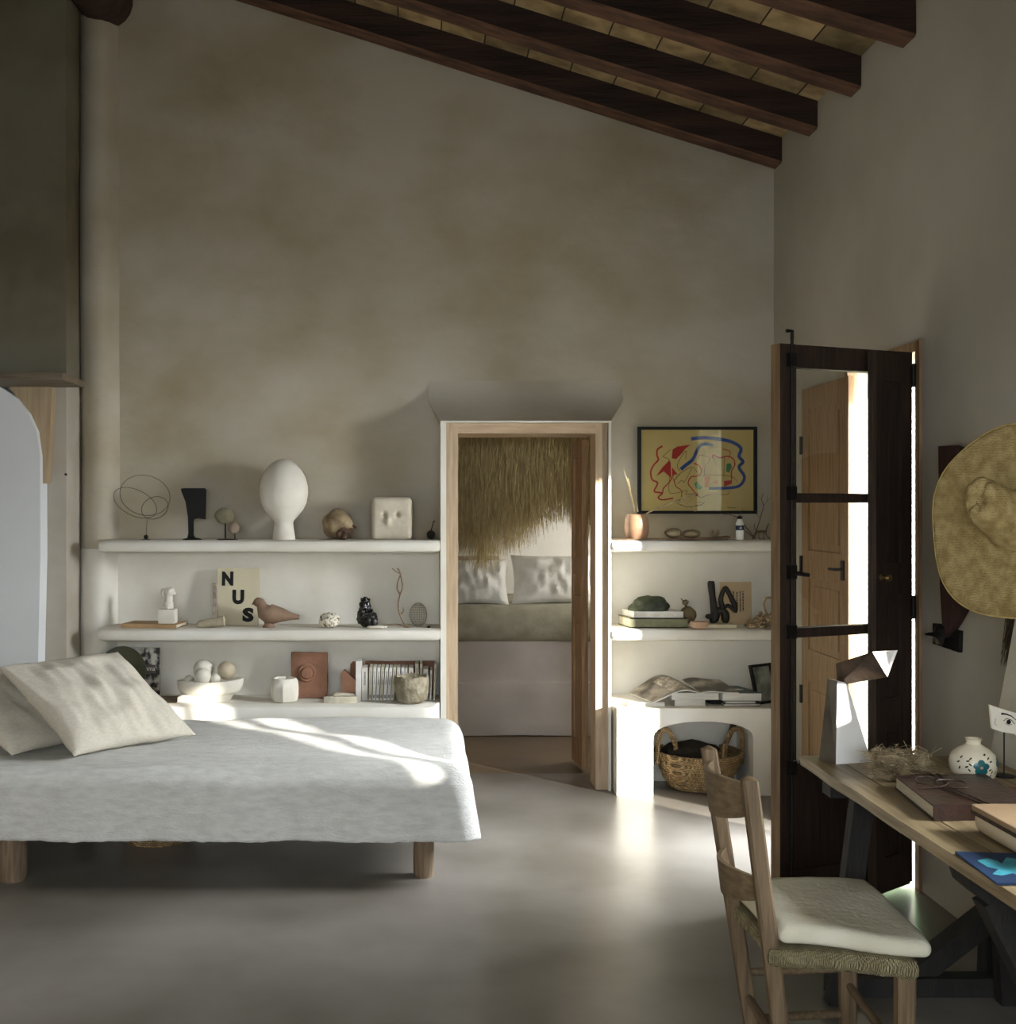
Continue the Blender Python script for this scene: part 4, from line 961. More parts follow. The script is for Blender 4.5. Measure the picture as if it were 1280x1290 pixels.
lathe(bm, [(.013, -.07), (.021, -.055), (.024, 0), (.026, .05), (.028, .075), (.018, .078), (.012, .07)], (0, 0, 0), 20, M=Matrix.Translation((s.x(264), 6.08, ZM + .024)) @ Matrix.Rotation(radians(82), 4, 'Y'))
for v in bm.verts: v.co += Vector((0, 0, .003 * noise.noise(v.co * 40))); v.co.z = max(v.co.z, ZM)
T(obj('rolled_stone', bm, m_stone), 'pale scroll-like stone lying in front of the lettered book', 'stone')
# clay bird
s = S(6.10, ZM, 790)
bd = empty('clay_bird', s.p(345, 790), 'brown clay bird with a long tail on a small round foot', 'bird figure')
bm = B(); pr = [(316 + 5, 760, 1), (323, 758.5, 5.5), (327.5, 759, 6.5), (330, 764, 6.8), (333, 770, 10.5), (339, 773, 12.8), (347, 774, 11.5), (356, 774.5, 8.5), (366, 776, 5), (374, 777, 3.2), (377, 777.5, 2.8)]
tube(bm, [s.p(a, b) for a, b, r in pr], [r * s.k for a, b, r in pr], 24)
blob(bm, s.p(326, 758.5), (6.8 * s.k, 6 * s.k, 6.2 * s.k), .03, sub=3); tube(bm, [s.p(321, 759), s.p(317.5, 761)], [.012, .002], 8)
obj('body', bm, m_clayb, bd)
bm = B(); s.lathe(bm, 338.5, [(8, 790), (7.6, 788.5), (5.5, 786), (5.5, 780)], 24); obj('foot', bm, m_clayb, bd)
s = S(6.08, ZM, 790)
bm = B(); blob(bm, s.p(414.5, 780.5), (13 * s.k, 10 * s.k, 9.8 * s.k), .14, 1.8, sub=4, seed=11); T(obj('speckled_stone', bm, mat('speckled_rock', (218, 212, 194), (96, 88, 72), scale=70, rough=.9, bump=.6, bscale=30, lo=.5, hi=.62)), 'off-white rounded stone with dark speckles, left of the black rock', 'stone')
bm = B(); blob(bm, s.p(462, 776), (11.5 * s.k, .04, 11.5 * s.k), .3, 2.6, sub=4, seed=21); blob(bm, s.p(460, 764), (6.8 * s.k, .03, 12 * s.k), .3, 2.6, sub=4, seed=23); blob(bm, s.p(470, 782), (6 * s.k, .03, 7 * s.k), .3, 3, sub=3, seed=25)
for v in bm.verts: v.co.z = max(v.co.z, ZM)
T(obj('black_rock', bm, mat('obsidian', (14, 13, 12), (30, 28, 26), scale=10, rough=.25, bump=.6, bscale=30, spec=.6)), 'jagged glossy black rock in the middle of the shelf', 'rock')
bm = B(); blob(bm, (s.x(476), 6.035, ZM + .008), (13 * s.k, .02, .008), .12, sub=3); T(obj('flat_shell', bm, m_plas), 'flat white shell lying in front of the black rock', 'shell')
bm = B()
for pts, r in (([(516, 790.5), (509, 784), (504, 773), (502, 762), (503.5, 750), (507, 739), (506, 728), (503.5, 718), (501, 714)], .005), ([(504, 748), (500.5, 741), (501.5, 731), (505, 722), (501, 720), (494, 714.5)], .0042), ([(505, 773), (508.5, 768), (507, 764)], .0035), ([(514, 790.5), (505, 787), (500, 785), (488, 785)], .0035)): tube(bm, spline([s.p(a, b, -.01 * i) for i, (a, b) in enumerate(pts)], 4), [r, r * .6], 8)
T(obj('dry_twig', bm, mat('brown_twig', (136, 116, 94), (100, 82, 62), scale=20, rough=.85)), 'bare forked brown twig standing upright near the right end of the middle shelf', 'twig')
bm = B(); c = s.p(527, 775, .06)
for i in range(11):
    tube(bm, [c + Vector((11 * s.k * cos(2*pi*t/30) * cos(i * .285), 11 * s.k * cos(2*pi*t/30) * sin(i * .285) * .5, 15.2 * s.k * sin(2*pi*t/30))) for t in range(31)], .0011, 5)
for i in range(-4, 5): z = i / 5; tube(bm, [c + Vector((11 * s.k * (1 - z*z)**.5 * cos(2*pi*t/24), 5.5 * s.k * (1-z*z)**.5 * sin(2*pi*t/24), 15.2 * s.k * z)) for t in range(25)], .0009, 5)
T(obj('wire_mesh_ball', bm, mat('grey_wire', (160, 152, 138), (136, 128, 114), rough=.6, bump=0)), 'upright oval ball of fine grey wire mesh behind the twig', 'wire ball')
bm = B(); blob(bm, (s.x(540), 6.06, ZM + .007), (.01, .008, .007), .15, sub=2); T(obj('dark_pebble', bm, m_iron), 'tiny dark pebble at the right end of the middle shelf', 'pebble')

# ---- long bench (left)
s = S(6.12, ZBL, 879)
m_dgreen = mat('dark_green_glaze_plate', (74, 76, 54), (52, 54, 38), scale=8, rough=.4, bump=.1)
bm = B(); lathe(bm, [(0, -.008), (28 * s.k, -.008), (31 * s.k, .0), (31 * s.k, .006), (26 * s.k, .003), (0, 0)], (0, 0, 0), 48, M=Matrix.Translation(s.p(152, 845, .02)) @ Matrix.Rotation(radians(78), 4, 'X') @ Matrix.Diagonal((1, 1.05, 1, 1)))
for v in bm.verts: v.co.z = max(v.co.z, ZBL)
T(obj('green_plate', bm, m_dgreen), 'dark olive round plate standing behind the corner of the large pillow', 'plate')
m_photo = mat('black_and_white_photo', (196, 194, 186), (44, 42, 40), scale=22, rough=.5, bump=0, lo=.44, hi=.56, detail=8)
mg = empty('magazine', s.p(183, 875, .06), 'magazine with a black-and-white photo cover and white lettering, standing beside the plate', 'magazine')
bm = B(); box(bm, s.x(150), s.x(198), 6.175, 6.185, ZBL, s.z(815.5)); obj('cover', bm, m_photo, mg)
bm = B(); box(bm, s.x(150), s.x(193), 6.172, 6.1752, s.z(848), s.z(837)); obj('dark_band', bm, mat('grey_band', (72, 70, 66), (88, 84, 78), rough=.5, bump=0), mg)
bm = B(); text_bm(bm, 'E Semma', s.x(165), s.x(192.5), s.z(844.5), s.z(838.5), 6.171); obj('cover_lettering', bm, m_plas, mg, smooth=0)
bm = B(); rbox(bm, s.x(120), s.x(228), 6.0, 6.22, ZBL, ZBL + .004, .002, (3, 3, 1)); T(obj('wooden_board', bm, mat('brown_board', (128, 110, 84), (108, 90, 66), scale=6, rough=.7)), 'thin brown board lying on the bench left of the footed dish', 'board')
s = S(6.08, ZBL + .001, 879)
ds = empty('footed_dish', s.p(263, 879), 'white boat-shaped footed dish holding five round balls', 'dish')
def oval(bm, prof, cx, ry=.42, dx=0):
    lathe(bm, [(r * s.k, s.z(y)) for r, y in prof], (s.x(cx), s.Y, 0), 48)
    for v in bm.verts: v.co.y = s.Y + (v.co.y - s.Y) * ry
bm = B(); oval(bm, [(0, 870.5), (33, 870.5), (37.5, 868.5), (40.5, 863.5), (41.8, 857), (41.5, 853.5), (39.5, 853), (37, 857), (0, 859)], 265, .5)
for v in bm.verts: v.co.z += .012 * max(0, (v.co.x - s.x(265)) / (41 * s.k)) ** 2
obj('dish_bowl', bm, m_plas, ds)
bm = B(); prism_xz(bm, s.xz([(226, 879), (226, 873), (232, 870), (285, 870), (296, 869), (289, 879)]), s.Y - .05, s.Y + .05); bev(bm, .004); obj('foot', bm, m_plas, ds)
m_ball2 = mat('beige_ball', (196, 184, 160), (182, 168, 142), scale=20, rough=.85)
for i, (cx, cy, r, dy, lab) in enumerate(((254.5, 842, 12.5, .035, 'large white ball at the back of the footed dish'), (256.5, 848.5, 10.7, -.028, 'medium white ball at the front of the footed dish'), (238.5, 853, 5.6, -.01, 'small ivory ball at the left end of the footed dish'), (272, 852, 6.4, -.02, 'small ivory ball right of the medium white ball in the dish'), (284.5, 843, 11.5, .02, 'beige ball at the right end of the footed dish'))):
    bm = B(); blob(bm, s.p(cx, cy - 1, dy), (r * s.k,) * 3, .01, sub=3); T(obj('ball', bm, m_ball2 if i == 4 else m_plas), lab, 'ball', 'balls in the footed dish')
s = S(6.06, ZBL, 878)
bm = B(); s.lathe(bm, 358.5, [(13, 878), (16, 876.5), (17.5, 870), (17.8, 860), (17, 852), (15, 848.5), (13.5, 848.3), (14, 851), (14, 860), (0, 862)], 8)
bmesh.ops.bevel(bm, geom=[e for e in bm.edges if e.is_manifold and e.calc_face_angle(0) > .3], offset=.008, segments=3, affect='EDGES', clamp_overlap=True)
T(obj('white_cup', bm, m_plas), 'plain white faceted cup left of the terracotta tile', 'cup')
s = S(6.18, ZBL, 874)
tl = empty('terracotta_tile', s.p(390, 874), 'square terracotta tile with a raised round knob, leaning upright', 'tile')
bm = B(); rbox(bm, s.x(367), s.x(413), 6.15, 6.18, ZBL, s.z(816.5), .004, (20, 3, 20), amp=.003, fr=14); tilt(bm, (0, 6.165, ZBL), 'X', radians(-5)); obj('tile_slab', bm, m_terra, tl)
bm = B(); lathe(bm, [(.050, 0), (.044, .008), (.033, .006), (.030, .012), (.026, .018), (0, .02)], (0, 0, 0), 32, M=Matrix.Translation((s.x(387), 6.156, s.z(842))) @ Matrix.Rotation(pi/2, 4, 'X')); obj('raised_knob', bm, m_terra, tl)
s = S(6.03, ZBL, 883)
m_marb = mat('marble_fragment', (214, 208, 190), (186, 178, 156), scale=14, rough=.8, bump=.5, bscale=30)
bm = B(); prism_xy(bm, smooth_loop([(s.x(406), 5.99), (s.x(449), 5.985), (s.x(450), 6.06), (s.x(415), 6.05)], 1), ZBL, ZBL + .034); bev(bm, .006, 2)
for v in bm.verts: v.co += Vector((0, 1, 1)) * .004 * noise.noise(v.co * 30)
T(obj('marble_slab', bm, m_marb), 'broken white marble fragment lying nearest the bench edge', 'stone fragment')
bm = B(); rbox(bm, s.x(418), s.x(449), 6.07, 6.13, ZBL, ZBL + .040, .014, (12, 8, 6), amp=.004, fr=20); T(obj('marble_bar', bm, m_marb), 'smoother rounded marble fragment behind the broken slab', 'stone fragment')
s = S(6.16, ZBL, 873)
bm = B(); prism_xz(bm, s.xz([(431, 871), (430, 842), (434, 836), (449, 850), (449, 871)]), 6.12, 6.17); bev(bm, .004); T(obj('terracotta_fragment', bm, mat('pink_terracotta', (192, 148, 124), (164, 120, 98), scale=9, rough=.85, bump=.3)), 'pinkish broken terracotta piece at the left of the book row', 'terracotta fragment')
bm = B(); prism_xz(bm, s.xz([(440, 871), (441, 831), (444, 828), (458, 829), (458, 871)]), 6.185, 6.21); bev(bm, .004); T(obj('terracotta_fragment', bm, m_terra), 'taller reddish terracotta piece directly behind the pinkish one', 'terracotta fragment')
bm = B(); rbox(bm, s.x(459), s.x(549), 6.245, 6.28, ZBL, s.z(829), .006, (20, 2, 8), amp=.004, fr=8); T(obj('clay_slab', bm, m_terra), 'long clay slab standing against the wall behind the book row', 'slab')
# row of books
m_spine = [mat('white_spine', (222, 220, 216), (212, 209, 203), scale=20, rough=.6, bump=0), mat('pale_grey_spine', (212, 209, 203), (196, 193, 186), scale=20, rough=.6, bump=0), mat('cream_spine', (206, 198, 178), (190, 182, 160), scale=20, rough=.6, bump=0)]
m_print = mat('spine_print', (120, 116, 112), (150, 144, 138), scale=60, rough=.6, bump=0)
ordn = ['first', 'second', 'third', 'fourth', 'fifth', 'sixth', 'seventh', 'eighth', 'ninth', 'tenth', 'eleventh', 'twelfth', 'thirteenth', 'fourteenth', 'fifteenth', 'sixteenth', 'seventeenth']
s = S(6.10, ZBL, 874)
rows = [(448.5, 455.5, 824, 0, 0, -.02), (456, 463.5, 833, 1, 0, 0)] + [(464.5 + 4.6 * i, 468.6 + 4.6 * i, 832 + .3 * (i % 3), 0 if i % 3 else 2, .8 + .35 * i, 0) for i in range(7)] + [(500, 504.2, 833, 1, 0, .01), (505.6, 509.6, 833, 0, 0, .01), (510.2, 513.4, 833.5, 1, 0, .01), (515, 521, 833, 1, 0, .01), (523, 527.6, 828, 2, 0, .01), (529, 532.4, 828, 2, 0, .01), (533.2, 539.6, 835, 1, 0, .01), (541, 543.6, 836, 0, 1.0, .01), (545.5, 548, 829, 2, 1.4, .0)]
labs = ['tall plain white book starting the upright row, tallest at its left end', 'wide pale grey book directly right of the tall white one']
for i in range(7): labs.append('thin white paperback, %s of the seven leaning ones left of the stone bowl' % ordn[i])
labs += ['thin pale grey book, %s of the four equal ones behind the stone bowl' % ordn[i] for i in range(4)]
labs += ['taller cream book behind the stone bowl, left of its twin', 'taller cream book behind the stone bowl, right of its twin', 'short wide pale book right of the two taller cream books', 'thin white book standing second from the right end of the row', 'thin cream book ending the row, leaning at the recess side']
for (a, b, t, mi, lean, dy), lb in zip(rows, labs):
    bm = B(); x0, x1 = s.x(a), s.x(b); rbox(bm, x0, x1, 6.09 + dy, 6.22 + dy, ZBL, s.z(t), .0015, (2, 2, 2)); box(bm, x0 + (x1-x0)*.35, x1 - (x1-x0)*.35, 6.0895 + dy, 6.0905 + dy, s.z(t + 22), s.z(t + 5), 1) if t != 824 else None
    if a > 463 and a < 500: box(bm, x0 + .003, x1 - .003, 6.0895, 6.0905, s.z(871), s.z(867), 1)
    if lean:
        for v in bm.verts: v.co.x += (v.co.z - ZBL) * math.tan(radians(lean * 1.6))
    T(obj('book', bm, [m_spine[mi], m_print]), lb, 'book', 'upright books on the long bench')
s = S(6.02, ZBL, 883)
bm = B(); s.lathe(bm, 518.5, [(12, 883), (18, 879), (20.5, 870), (21.5, 858), (21, 850), (18.5, 849), (17.5, 853), (15, 868), (0, 874)], 48)
for v in bm.verts:
    a = math.atan2(v.co.y - s.Y, v.co.x - s.x(518.5)); kk = 1 + .03 * cos(6 * a); v.co.x = s.x(518.5) + (v.co.x - s.x(518.5)) * kk; v.co.z += .004 * sin(5 * a) * (1 if v.co.z > s.z(856) else 0)
T(obj('stone_bowl', bm, mat('rough_stone_bowl', (172, 164, 142), (128, 118, 96), scale=22, rough=.95, bump=.9, bscale=60)), 'rough grey stone bowl in front of the upright books', 'bowl')

# ---- right top shelf
zt = ZT + .002
s = S(6.06, zt, 680)
m_clay = mat('glossy_brown_clay', (158, 126, 100), (132, 100, 76), scale=8, rough=.38, bump=.1, spec=.5)
bm = B(); s.lathe(bm, 802, [(10, 680), (13, 677.5), (15, 671), (15.5, 663), (14.6, 654), (12.2, 648.5), (9.5, 647.8), (8.8, 650), (12, 658), (0, 670)], 48)
vz = obj('clay_vase', bm, m_clay); T(vz, 'round brown clay vase holding dry reeds, leftmost on the top right shelf', 'vase')
m_reed = mat('pale_reed', (206, 190, 156), (168, 146, 106), scale=20, rough=.85, bump=0)
bm = B(); tube(bm, spline([s.p(803, 662), s.p(799, 640), s.p(792, 612), s.p(782, 579)]), [.004, .001], 6); tube(bm, [s.p(800, 640), s.p(795, 620), s.p(791, 603)], [.003, .0065, .003], 6); tube(bm, [s.p(804, 645, .01), s.p(803, 630, .01)], [.003, .001], 6)
T(obj('dry_reed', bm, m_reed), 'tall pale feathery reed rising up-left from the clay vase', 'reed', 'reeds in the clay vase')
bm = B(); tube(bm, spline([s.p(801, 660, -.01), s.p(815, 646, -.04), s.p(842, 634, -.07), s.p(874, 622, -.09)]), [.004, .0035], 6)
for a, b in (((872, 623), (884, 631)), ((858, 628), (846, 634)), ((850, 631), (884, 633)), ((868, 625), (862, 622)), ((846, 633), (866, 641)), ((866, 641), (872, 644)), ((850, 632), (880, 637))): tube(bm, spline([s.p(a[0], a[1], -.09), s.p((a[0]+b[0])/2, (a[1]+b[1])/2 + 1.5, -.1), s.p(b[0], b[1], -.1)], 3), .0014, 5)
T(obj('dry_reed', bm, m_twig), 'bent dry stalk leaning right from the clay vase across the picture', 'reed', 'reeds in the clay vase')
s = S(6.05, zt, 681.5)
bm = B(); a = [(770, 681), (800, 680), (850, 679.5), (905, 678.5), (917, 676.5), (918.5, 678.5), (914, 681), (880, 681.8), (775, 682)]
prism_xz(bm, [(x, max(z, zt)) for x, z in s.xz(a)], 6.015, 6.075); bev(bm, .001, 1); T(obj('driftwood_strip', bm, mat('driftwood', (116, 92, 66), (84, 64, 46), scale=14, rough=.8)), 'long thin driftwood slat lying along the top right shelf', 'driftwood')
m_peb = mat('banded_pebble', (150, 136, 108), (92, 80, 60), scale=18, rough=.6, bump=.1, stretch=(1, 1, 3))
sl = S(6.05, zt + .010, 679)
bm = B(); blob(bm, sl.p(848, 673), (10.5 * s.k, .03, 6.3 * s.k), .08, sub=3, seed=3); T(obj('pebble', bm, m_peb), 'rounder banded pebble on the driftwood slat, the left one', 'pebble', 'pebbles on the driftwood')
bm = B(); blob(bm, sl.p(871, 674), (11.5 * s.k, .03, 5.2 * s.k), .08, sub=3, seed=5); T(obj('pebble', bm, m_peb), 'flatter banded pebble on the driftwood slat, the middle one', 'pebble', 'pebbles on the driftwood')
bm = B(); strands(bm, [[sl.p(901, 674) , sl.p(901 + U(-3, 3), 674 + U(-3, 3), U(-.01, .01)), sl.p(901 + U(-6.5, 6.5), 674 + U(-5, 4.5), U(-.02, .02))] for _ in range(160)], w=(.0012, .0007)); T(obj('seed_tuft', bm, m_twig, smooth=0), 'small fuzzy seed tuft at the right end of the driftwood slat', 'seed head')
s = S(6.04, zt, 682)
bt = empty('small_bottle', s.p(932, 682), 'small white bottle with dark blue label and black cap', 'bottle')
bm = B(); s.lathe(bm, 932, [(4.6, 682), (5, 681), (5, 663), (4.4, 660), (3, 657.5), (3, 655)], 28); obj('bottle_body', bm, mat('white_glass', (226, 226, 222), (218, 218, 214), rough=.3, bump=0), bt)
bm = B(); s.lathe(bm, 932, [(3.0, 656), (3.2, 655.5), (3.0, 653), (1.4, 652), (0, 651.8)], 20); obj('cap', bm, m_black, bt)
bm = B(); s.lathe(bm, 932, [(5.12, 670), (5.12, 664)], 28); obj('label_band', bm, mat('navy_label', (30, 42, 70), (26, 36, 62), rough=.5, bump=0), bt)
bm = B(); text_bm(bm, 'dk', s.x(930.2), s.x(933.6), s.z(668.3), s.z(665.7), 6.04 - 5.3 * s.k); obj('label_lettering', bm, m_plas, bt, smooth=0)
s = S(6.12, zt, 682)
bm = B()
for pts, r in (([(951, 681), (944, 672), (937, 664), (930, 656), (922, 652), (909, 650)], .0032), ([(948, 681), (952, 672), (956, 660), (959, 648), (961, 640), (958, 632), (960, 624)], .003), ([(961, 640), (966, 634), (966, 628)], .0016), ([(930, 656), (933, 648), (935, 643)], .0016), ([(922, 652), (916, 648)], .0014), ([(916, 651), (911, 654)], .0012), ([(952, 681), (944, 676), (938, 671)], .0035), ([(957, 655), (953, 650), (952, 644)], .0014), ([(959, 648), (963, 645)], .0012), ([(958, 632), (955, 627)], .001), ([(966, 634), (970, 630)], .001)): tube(bm, spline([s.p(a, b, -.004 * i) for i, (a, b) in enumerate(pts)], 4), [r, r * .45], 6)
for v in bm.verts: v.co.z = max(v.co.z, zt)
T(obj('bare_branch', bm, mat('grey_branch', (104, 90, 74), (80, 66, 52), scale=20)), 'bare spreading branch behind the small white bottle', 'branch')
s = S(6.03, zt, 681.5)
bm = B()
for pts, r in (([(953, 672), (966, 671)], .009), ([(954, 672), (951.5, 677), (948, 681.5)], .003), ([(956, 672), (956, 677), (958, 681.5)], .003), ([(964, 671), (966, 676), (971, 681.5)], .003), ([(963, 672), (962, 677), (962, 681.5)], .003), ([(965, 671), (967, 665), (968.5, 661)], .004), ([(953, 672), (951, 666), (950.5, 661)], .002)): tube(bm, [s.p(a, b, .006 * (i % 2) ) for i, (a, b) in enumerate(pts)], [r, r * .7], 7)
T(obj('twig_animal', bm, mat('mossy_twig', (96, 86, 56), (70, 60, 40), scale=20)), 'little four-legged twig animal at the right end of the top right shelf', 'figurine')

# ---- right middle shelf
zm = ZM + .002
s = S(6.06, zm, 793)
gb = empty('green_box_book', s.p(825, 793), 'thick sage green cloth book at the bottom of the small stack', 'book')
bm = B(); pts = [Vector((s.x(793), 6.035, 0)), Vector((s.x(865), 6.035, 0)), Vector((s.x(860), 6.23, 0)), Vector((s.x(786), 6.23, 0))]
slab(bm, pts, zm, zm + .006); slab(bm, pts, zm + .048, zm + .054); slab(bm, [pts[0], pts[1], pts[1] + Vector((0, .006, 0)), pts[0] + Vector((0, .006, 0))], zm, zm + .054); bev(bm, .002, 1); obj('cover', bm, mat('sage_cloth', (118, 118, 92), (104, 104, 80), scale=30, rough=.9), gb)
bm = B(); slab(bm, pts, zm + .006, zm + .048, .03); obj('pages', bm, m_paper, gb)
wb = empty('white_book', (s.x(825), 6.13, zm + .054), 'white book with faint spine lettering on top of the sage green one', 'book')
bm = B(); pts = [Vector((s.x(798), 6.045, 0)), Vector((s.x(860), 6.045, 0)), Vector((s.x(856), 6.22, 0)), Vector((s.x(790), 6.22, 0))]; slab(bm, pts, zm + .054, zm + .086); bev(bm, .002, 1); obj('cover', bm, m_spine[1], wb)
bm = B(); [box(bm, s.x(a), s.x(a + w), 6.0435, 6.046, zm + .064, zm + .075) for a, w in ((800, 2.2), (803, 1.6), (805.4, 2.4), (808.6, 3), (812.4, 1.4), (818, 2), (820.8, 2.6), (824.2, 1.6), (826.6, 2.6), (830, 1.8), (834.5, 1.4), (836.7, 1.4), (840, 2.2), (843, 1.5), (845.2, 2.4))]; obj('spine_lettering', bm, m_spine[2], wb, smooth=0)
bm = B(); blob(bm, (s.x(821), 6.12, zm + .095), (24 * s.k, .075, .070), .16, 2.0, sub=4, seed=31)
for v in bm.verts: v.co.z = max(v.co.z, zm + .0865)
T(obj('green_rock', bm, mat('dark_green_rock', (62, 70, 46), (30, 34, 26), scale=14, rough=.6, bump=.5, bscale=30)), 'dark green domed rock lying on the white book', 'rock')
bm = B(); blob(bm, s.p(869, 778, .04), (10.5 * s.k, 9 * s.k, 11 * s.k), .05, sub=4, seed=1); blob(bm, s.p(866, 762, .04), (4 * s.k, 4 * s.k, 3.6 * s.k), .2, sub=3); tube(bm, [s.p(867, 768, .04), s.p(865, 762, .04), s.p(860, 757, .04)], [.008, .004, .002], 6)
for v in bm.verts: v.co.z = max(v.co.z, zm)
T(obj('dried_gourd', bm, mat('olive_gourd', (118, 104, 76), (78, 70, 50), scale=24, rough=.8, bump=.3)), 'round olive dried pod with a knobbed top between books and black sculpture', 'gourd')
s = S(6.03, zm, 793)
bm = B(); s.lathe(bm, 880.5, [(8, 793), (11, 791.5), (11.8, 787), (11, 784.5), (9, 785), (0, 787)], 36)
for v in bm.verts: v.co.y = s.Y + (v.co.y - s.Y) * .8
T(obj('pink_dish', bm, mat('pink_clay', (200, 168, 142), (184, 150, 124), scale=10, rough=.7)), 'small shallow pinkish clay dish at the shelf front', 'dish')
s = S(6.08, zm, 791)
bm = B(); rbox(bm, s.x(882), s.x(925), 6.03, 6.2, zm, zm + .020, .003, (3, 3, 2)); T(obj('cream_plinth_book', bm, m_cream), 'thin cream slab of a book under the black sculpture', 'book')
s = S(6.10, zm + .020, 786)
bm = B()
tube(bm, spline([s.p(a, b) for a, b in ((895, 734), (897, 745), (898, 758), (899, 770), (902, 777))], 5), [.016, .017, .018, .02] and .016, 14)
def ptube(pts, rs, seg=14):
    tt = spline([s.p(a, b) for a, b in pts], 5); n = len(tt); rr = []
    for i in range(n):
        f = i / (n - 1) * (len(rs) - 1); k_ = min(int(f), len(rs) - 2); rr.append((rs[k_] + (rs[k_+1] - rs[k_]) * (f - k_)) * s.k)
    tube(bm, tt, rr, seg)
ptube([(896, 733), (896, 738), (897.5, 752), (899, 764), (901, 776), (899, 783), (899, 785.5)], [3.5, 4.6, 4, 4.5, 6, 5.5, 3])
ptube([(900, 773), (908, 770), (913, 774), (914, 781), (914, 785.5)], [5, 4.5, 5.5, 5.5, 3]); ptube([(901, 776), (895, 778), (891, 777), (889.5, 776)], [4, 3.5, 3, 1.5])
ptube([(911, 774), (910, 765), (908, 757), (910, 748), (914, 741.5), (918, 748), (922, 756), (926, 764), (927, 773)], [4, 3.4, 3.2, 3.0, 2.6, 2.8, 3.2, 3.6, 1.6]); ptube([(911, 768), (916, 764), (921, 766), (926, 771)], [2.4, 2.4, 2.6, 2.6])
T(obj('abstract_sculpture', bm, mat('black_patina', (22, 19, 17), (34, 30, 26), scale=14, rough=.6, bump=.3)), 'black abstract sculpture like two reaching limbs, on the right middle shelf', 'sculpture')
s = S(6.22, zm, 788)
cd = empty('printed_card', s.p(926, 788), 'cream card with columns of small print leaning behind the black sculpture', 'card')
bm = B(); rbox(bm, s.x(907), s.x(947), 6.21, 6.218, zm, s.z(734), .002, (2, 1, 2)); tilt(bm, (0, 6.21, zm), 'X', radians(-4)); obj('card_sheet', bm, mat('tan_card', (196, 174, 140), (184, 160, 126), scale=5, rough=.8, bump=.05), cd)
bm = B()
for cx_, a, b in ((936, 746, 771), (932.5, 746, 772), (928.5, 747, 770), (924, 746, 768), (920, 745, 760)):
    y_ = a
    while y_ < b: l = U(1.2, 3.4); box(bm, s.x(cx_ - .8), s.x(cx_ + .8), 6.2085, 6.2095, s.z(min(y_ + l, b)), s.z(y_)); y_ += l + .8
tilt(bm, (0, 6.21, zm), 'X', radians(-4)); obj('small_print', bm, mat('print_ink', (82, 70, 56), (70, 58, 46), bump=0), cd)
s = S(6.05, zm, 792)
m_seed = mat('seed_husks', (176, 154, 120), (118, 96, 68), scale=30, rough=.8)
bc = empty('seed_garland', s.p(957, 792), 'heap of beige seed beads on a looped cord, half behind the door leaf', 'garland')
bm = B()
for i in range(90): blob(bm, (s.x(U(942, 976)), s.Y + U(-.04, .05), zm + .011), (.012, .009, .009), .1, sub=1, seed=i)
n_ = 0
for v in bm.verts: pass
allv = list(bm.verts); per = len(allv) // 90
for i in range(90):
    lift = R() ** 1.3; cx_ = sum(v.co.x for v in allv[i*per:(i+1)*per]) / per; cap_ = max(0, 1 - abs(cx_ - s.x(961)) / (20 * s.k))
    for v in allv[i*per:(i+1)*per]: v.co.z += lift * .075 * cap_
o = obj('seed_beads', bm, m_seed, bc); o['kind'] = 'stuff'
bm = B(); tube(bm, spline([s.p(a, b) for a, b in ((968, 778), (964, 770), (962, 762), (965, 755), (970, 754), (976, 757), (976, 766), (970, 776))], 5), .006, 8); obj('cord_loop', bm, mat('beige_cord', (158, 140, 110), (130, 110, 82), scale=40, bump=.4), bc)

# ---- right bench: books and magazines
zb = ZBR
def fbook(name, px0, px1, pyb, h, w0, z, label, cov_, skew=0.0, depth=.2, Y=None, pages=True):
    Y = Y or 6.0; x0, x1 = PX(px0, Y), PX(px1, Y)
    pts = [Vector((x0, Y, 0)), Vector((x1, Y, 0)), Vector((x1 + skew, Y + depth, 0)), Vector((x0 + skew, Y + depth, 0))]
    e = empty(name, ((x0 + x1) / 2, Y + depth / 2, z), label, 'book')
    c = min(.003, h * .2)
    bm = B(); slab(bm, pts, z, z + c); slab(bm, pts, z + h - c, z + h); obj('cover', bm, cov_, e, smooth=0)
    bm = B(); slab(bm, pts, z + c, z + h - c, .02); obj('pages', bm, m_paperw, e, smooth=0)
    return e
m_paperw = mat('white_page_block', (222, 220, 212), (200, 198, 190), scale=10, rough=.9, bump=.15, bscale=100, stretch=(1, 1, 20))
m_dkcover = mat('dark_cover', (64, 62, 56), (48, 46, 42), scale=6, rough=.5, bump=0)
m_whcover = mat('white_cover', (214, 210, 200), (202, 198, 186), scale=5, rough=.6, bump=0)
fbook('thin_book', 791, 838, 890, .022, 0, zb, 'thin white book lying flat at the left end of the right bench', m_whcover, -.09, .27, 5.985)
fbook('thin_book', 850, 889, 888, .032, 0, zb, 'white paged book under the open magazine, lowest of the middle pile', m_whcover, .0, .2, 6.0)
fbook('thick_book', 846, 906, 878, .036, 0, zb + .032, 'thicker white paged book directly under the open magazine', m_whcover, -.01, .2, 6.0)
fbook('thin_book', 912, 958, 888, .014, 0, zb, 'thin book at the bottom of the right-hand pile on the bench', m_dkcover, .0, .2, 5.99)
fbook('thin_book', 914, 952, 885, .012, 0, zb + .014, 'second thin book in the right-hand pile, below the teal one', m_whcover, .01, .2, 5.995)
tb = fbook('teal_book', 911, 960, 878, .044, 0, zb + .026, 'thick book with a dark teal cover on top of the right-hand pile', mat('teal_cover', (44, 86, 84), (62, 74, 66), scale=5, rough=.45, bump=0), -.06, .24, 5.99)
bm = B(); c_ = onz(0, 900, 0)
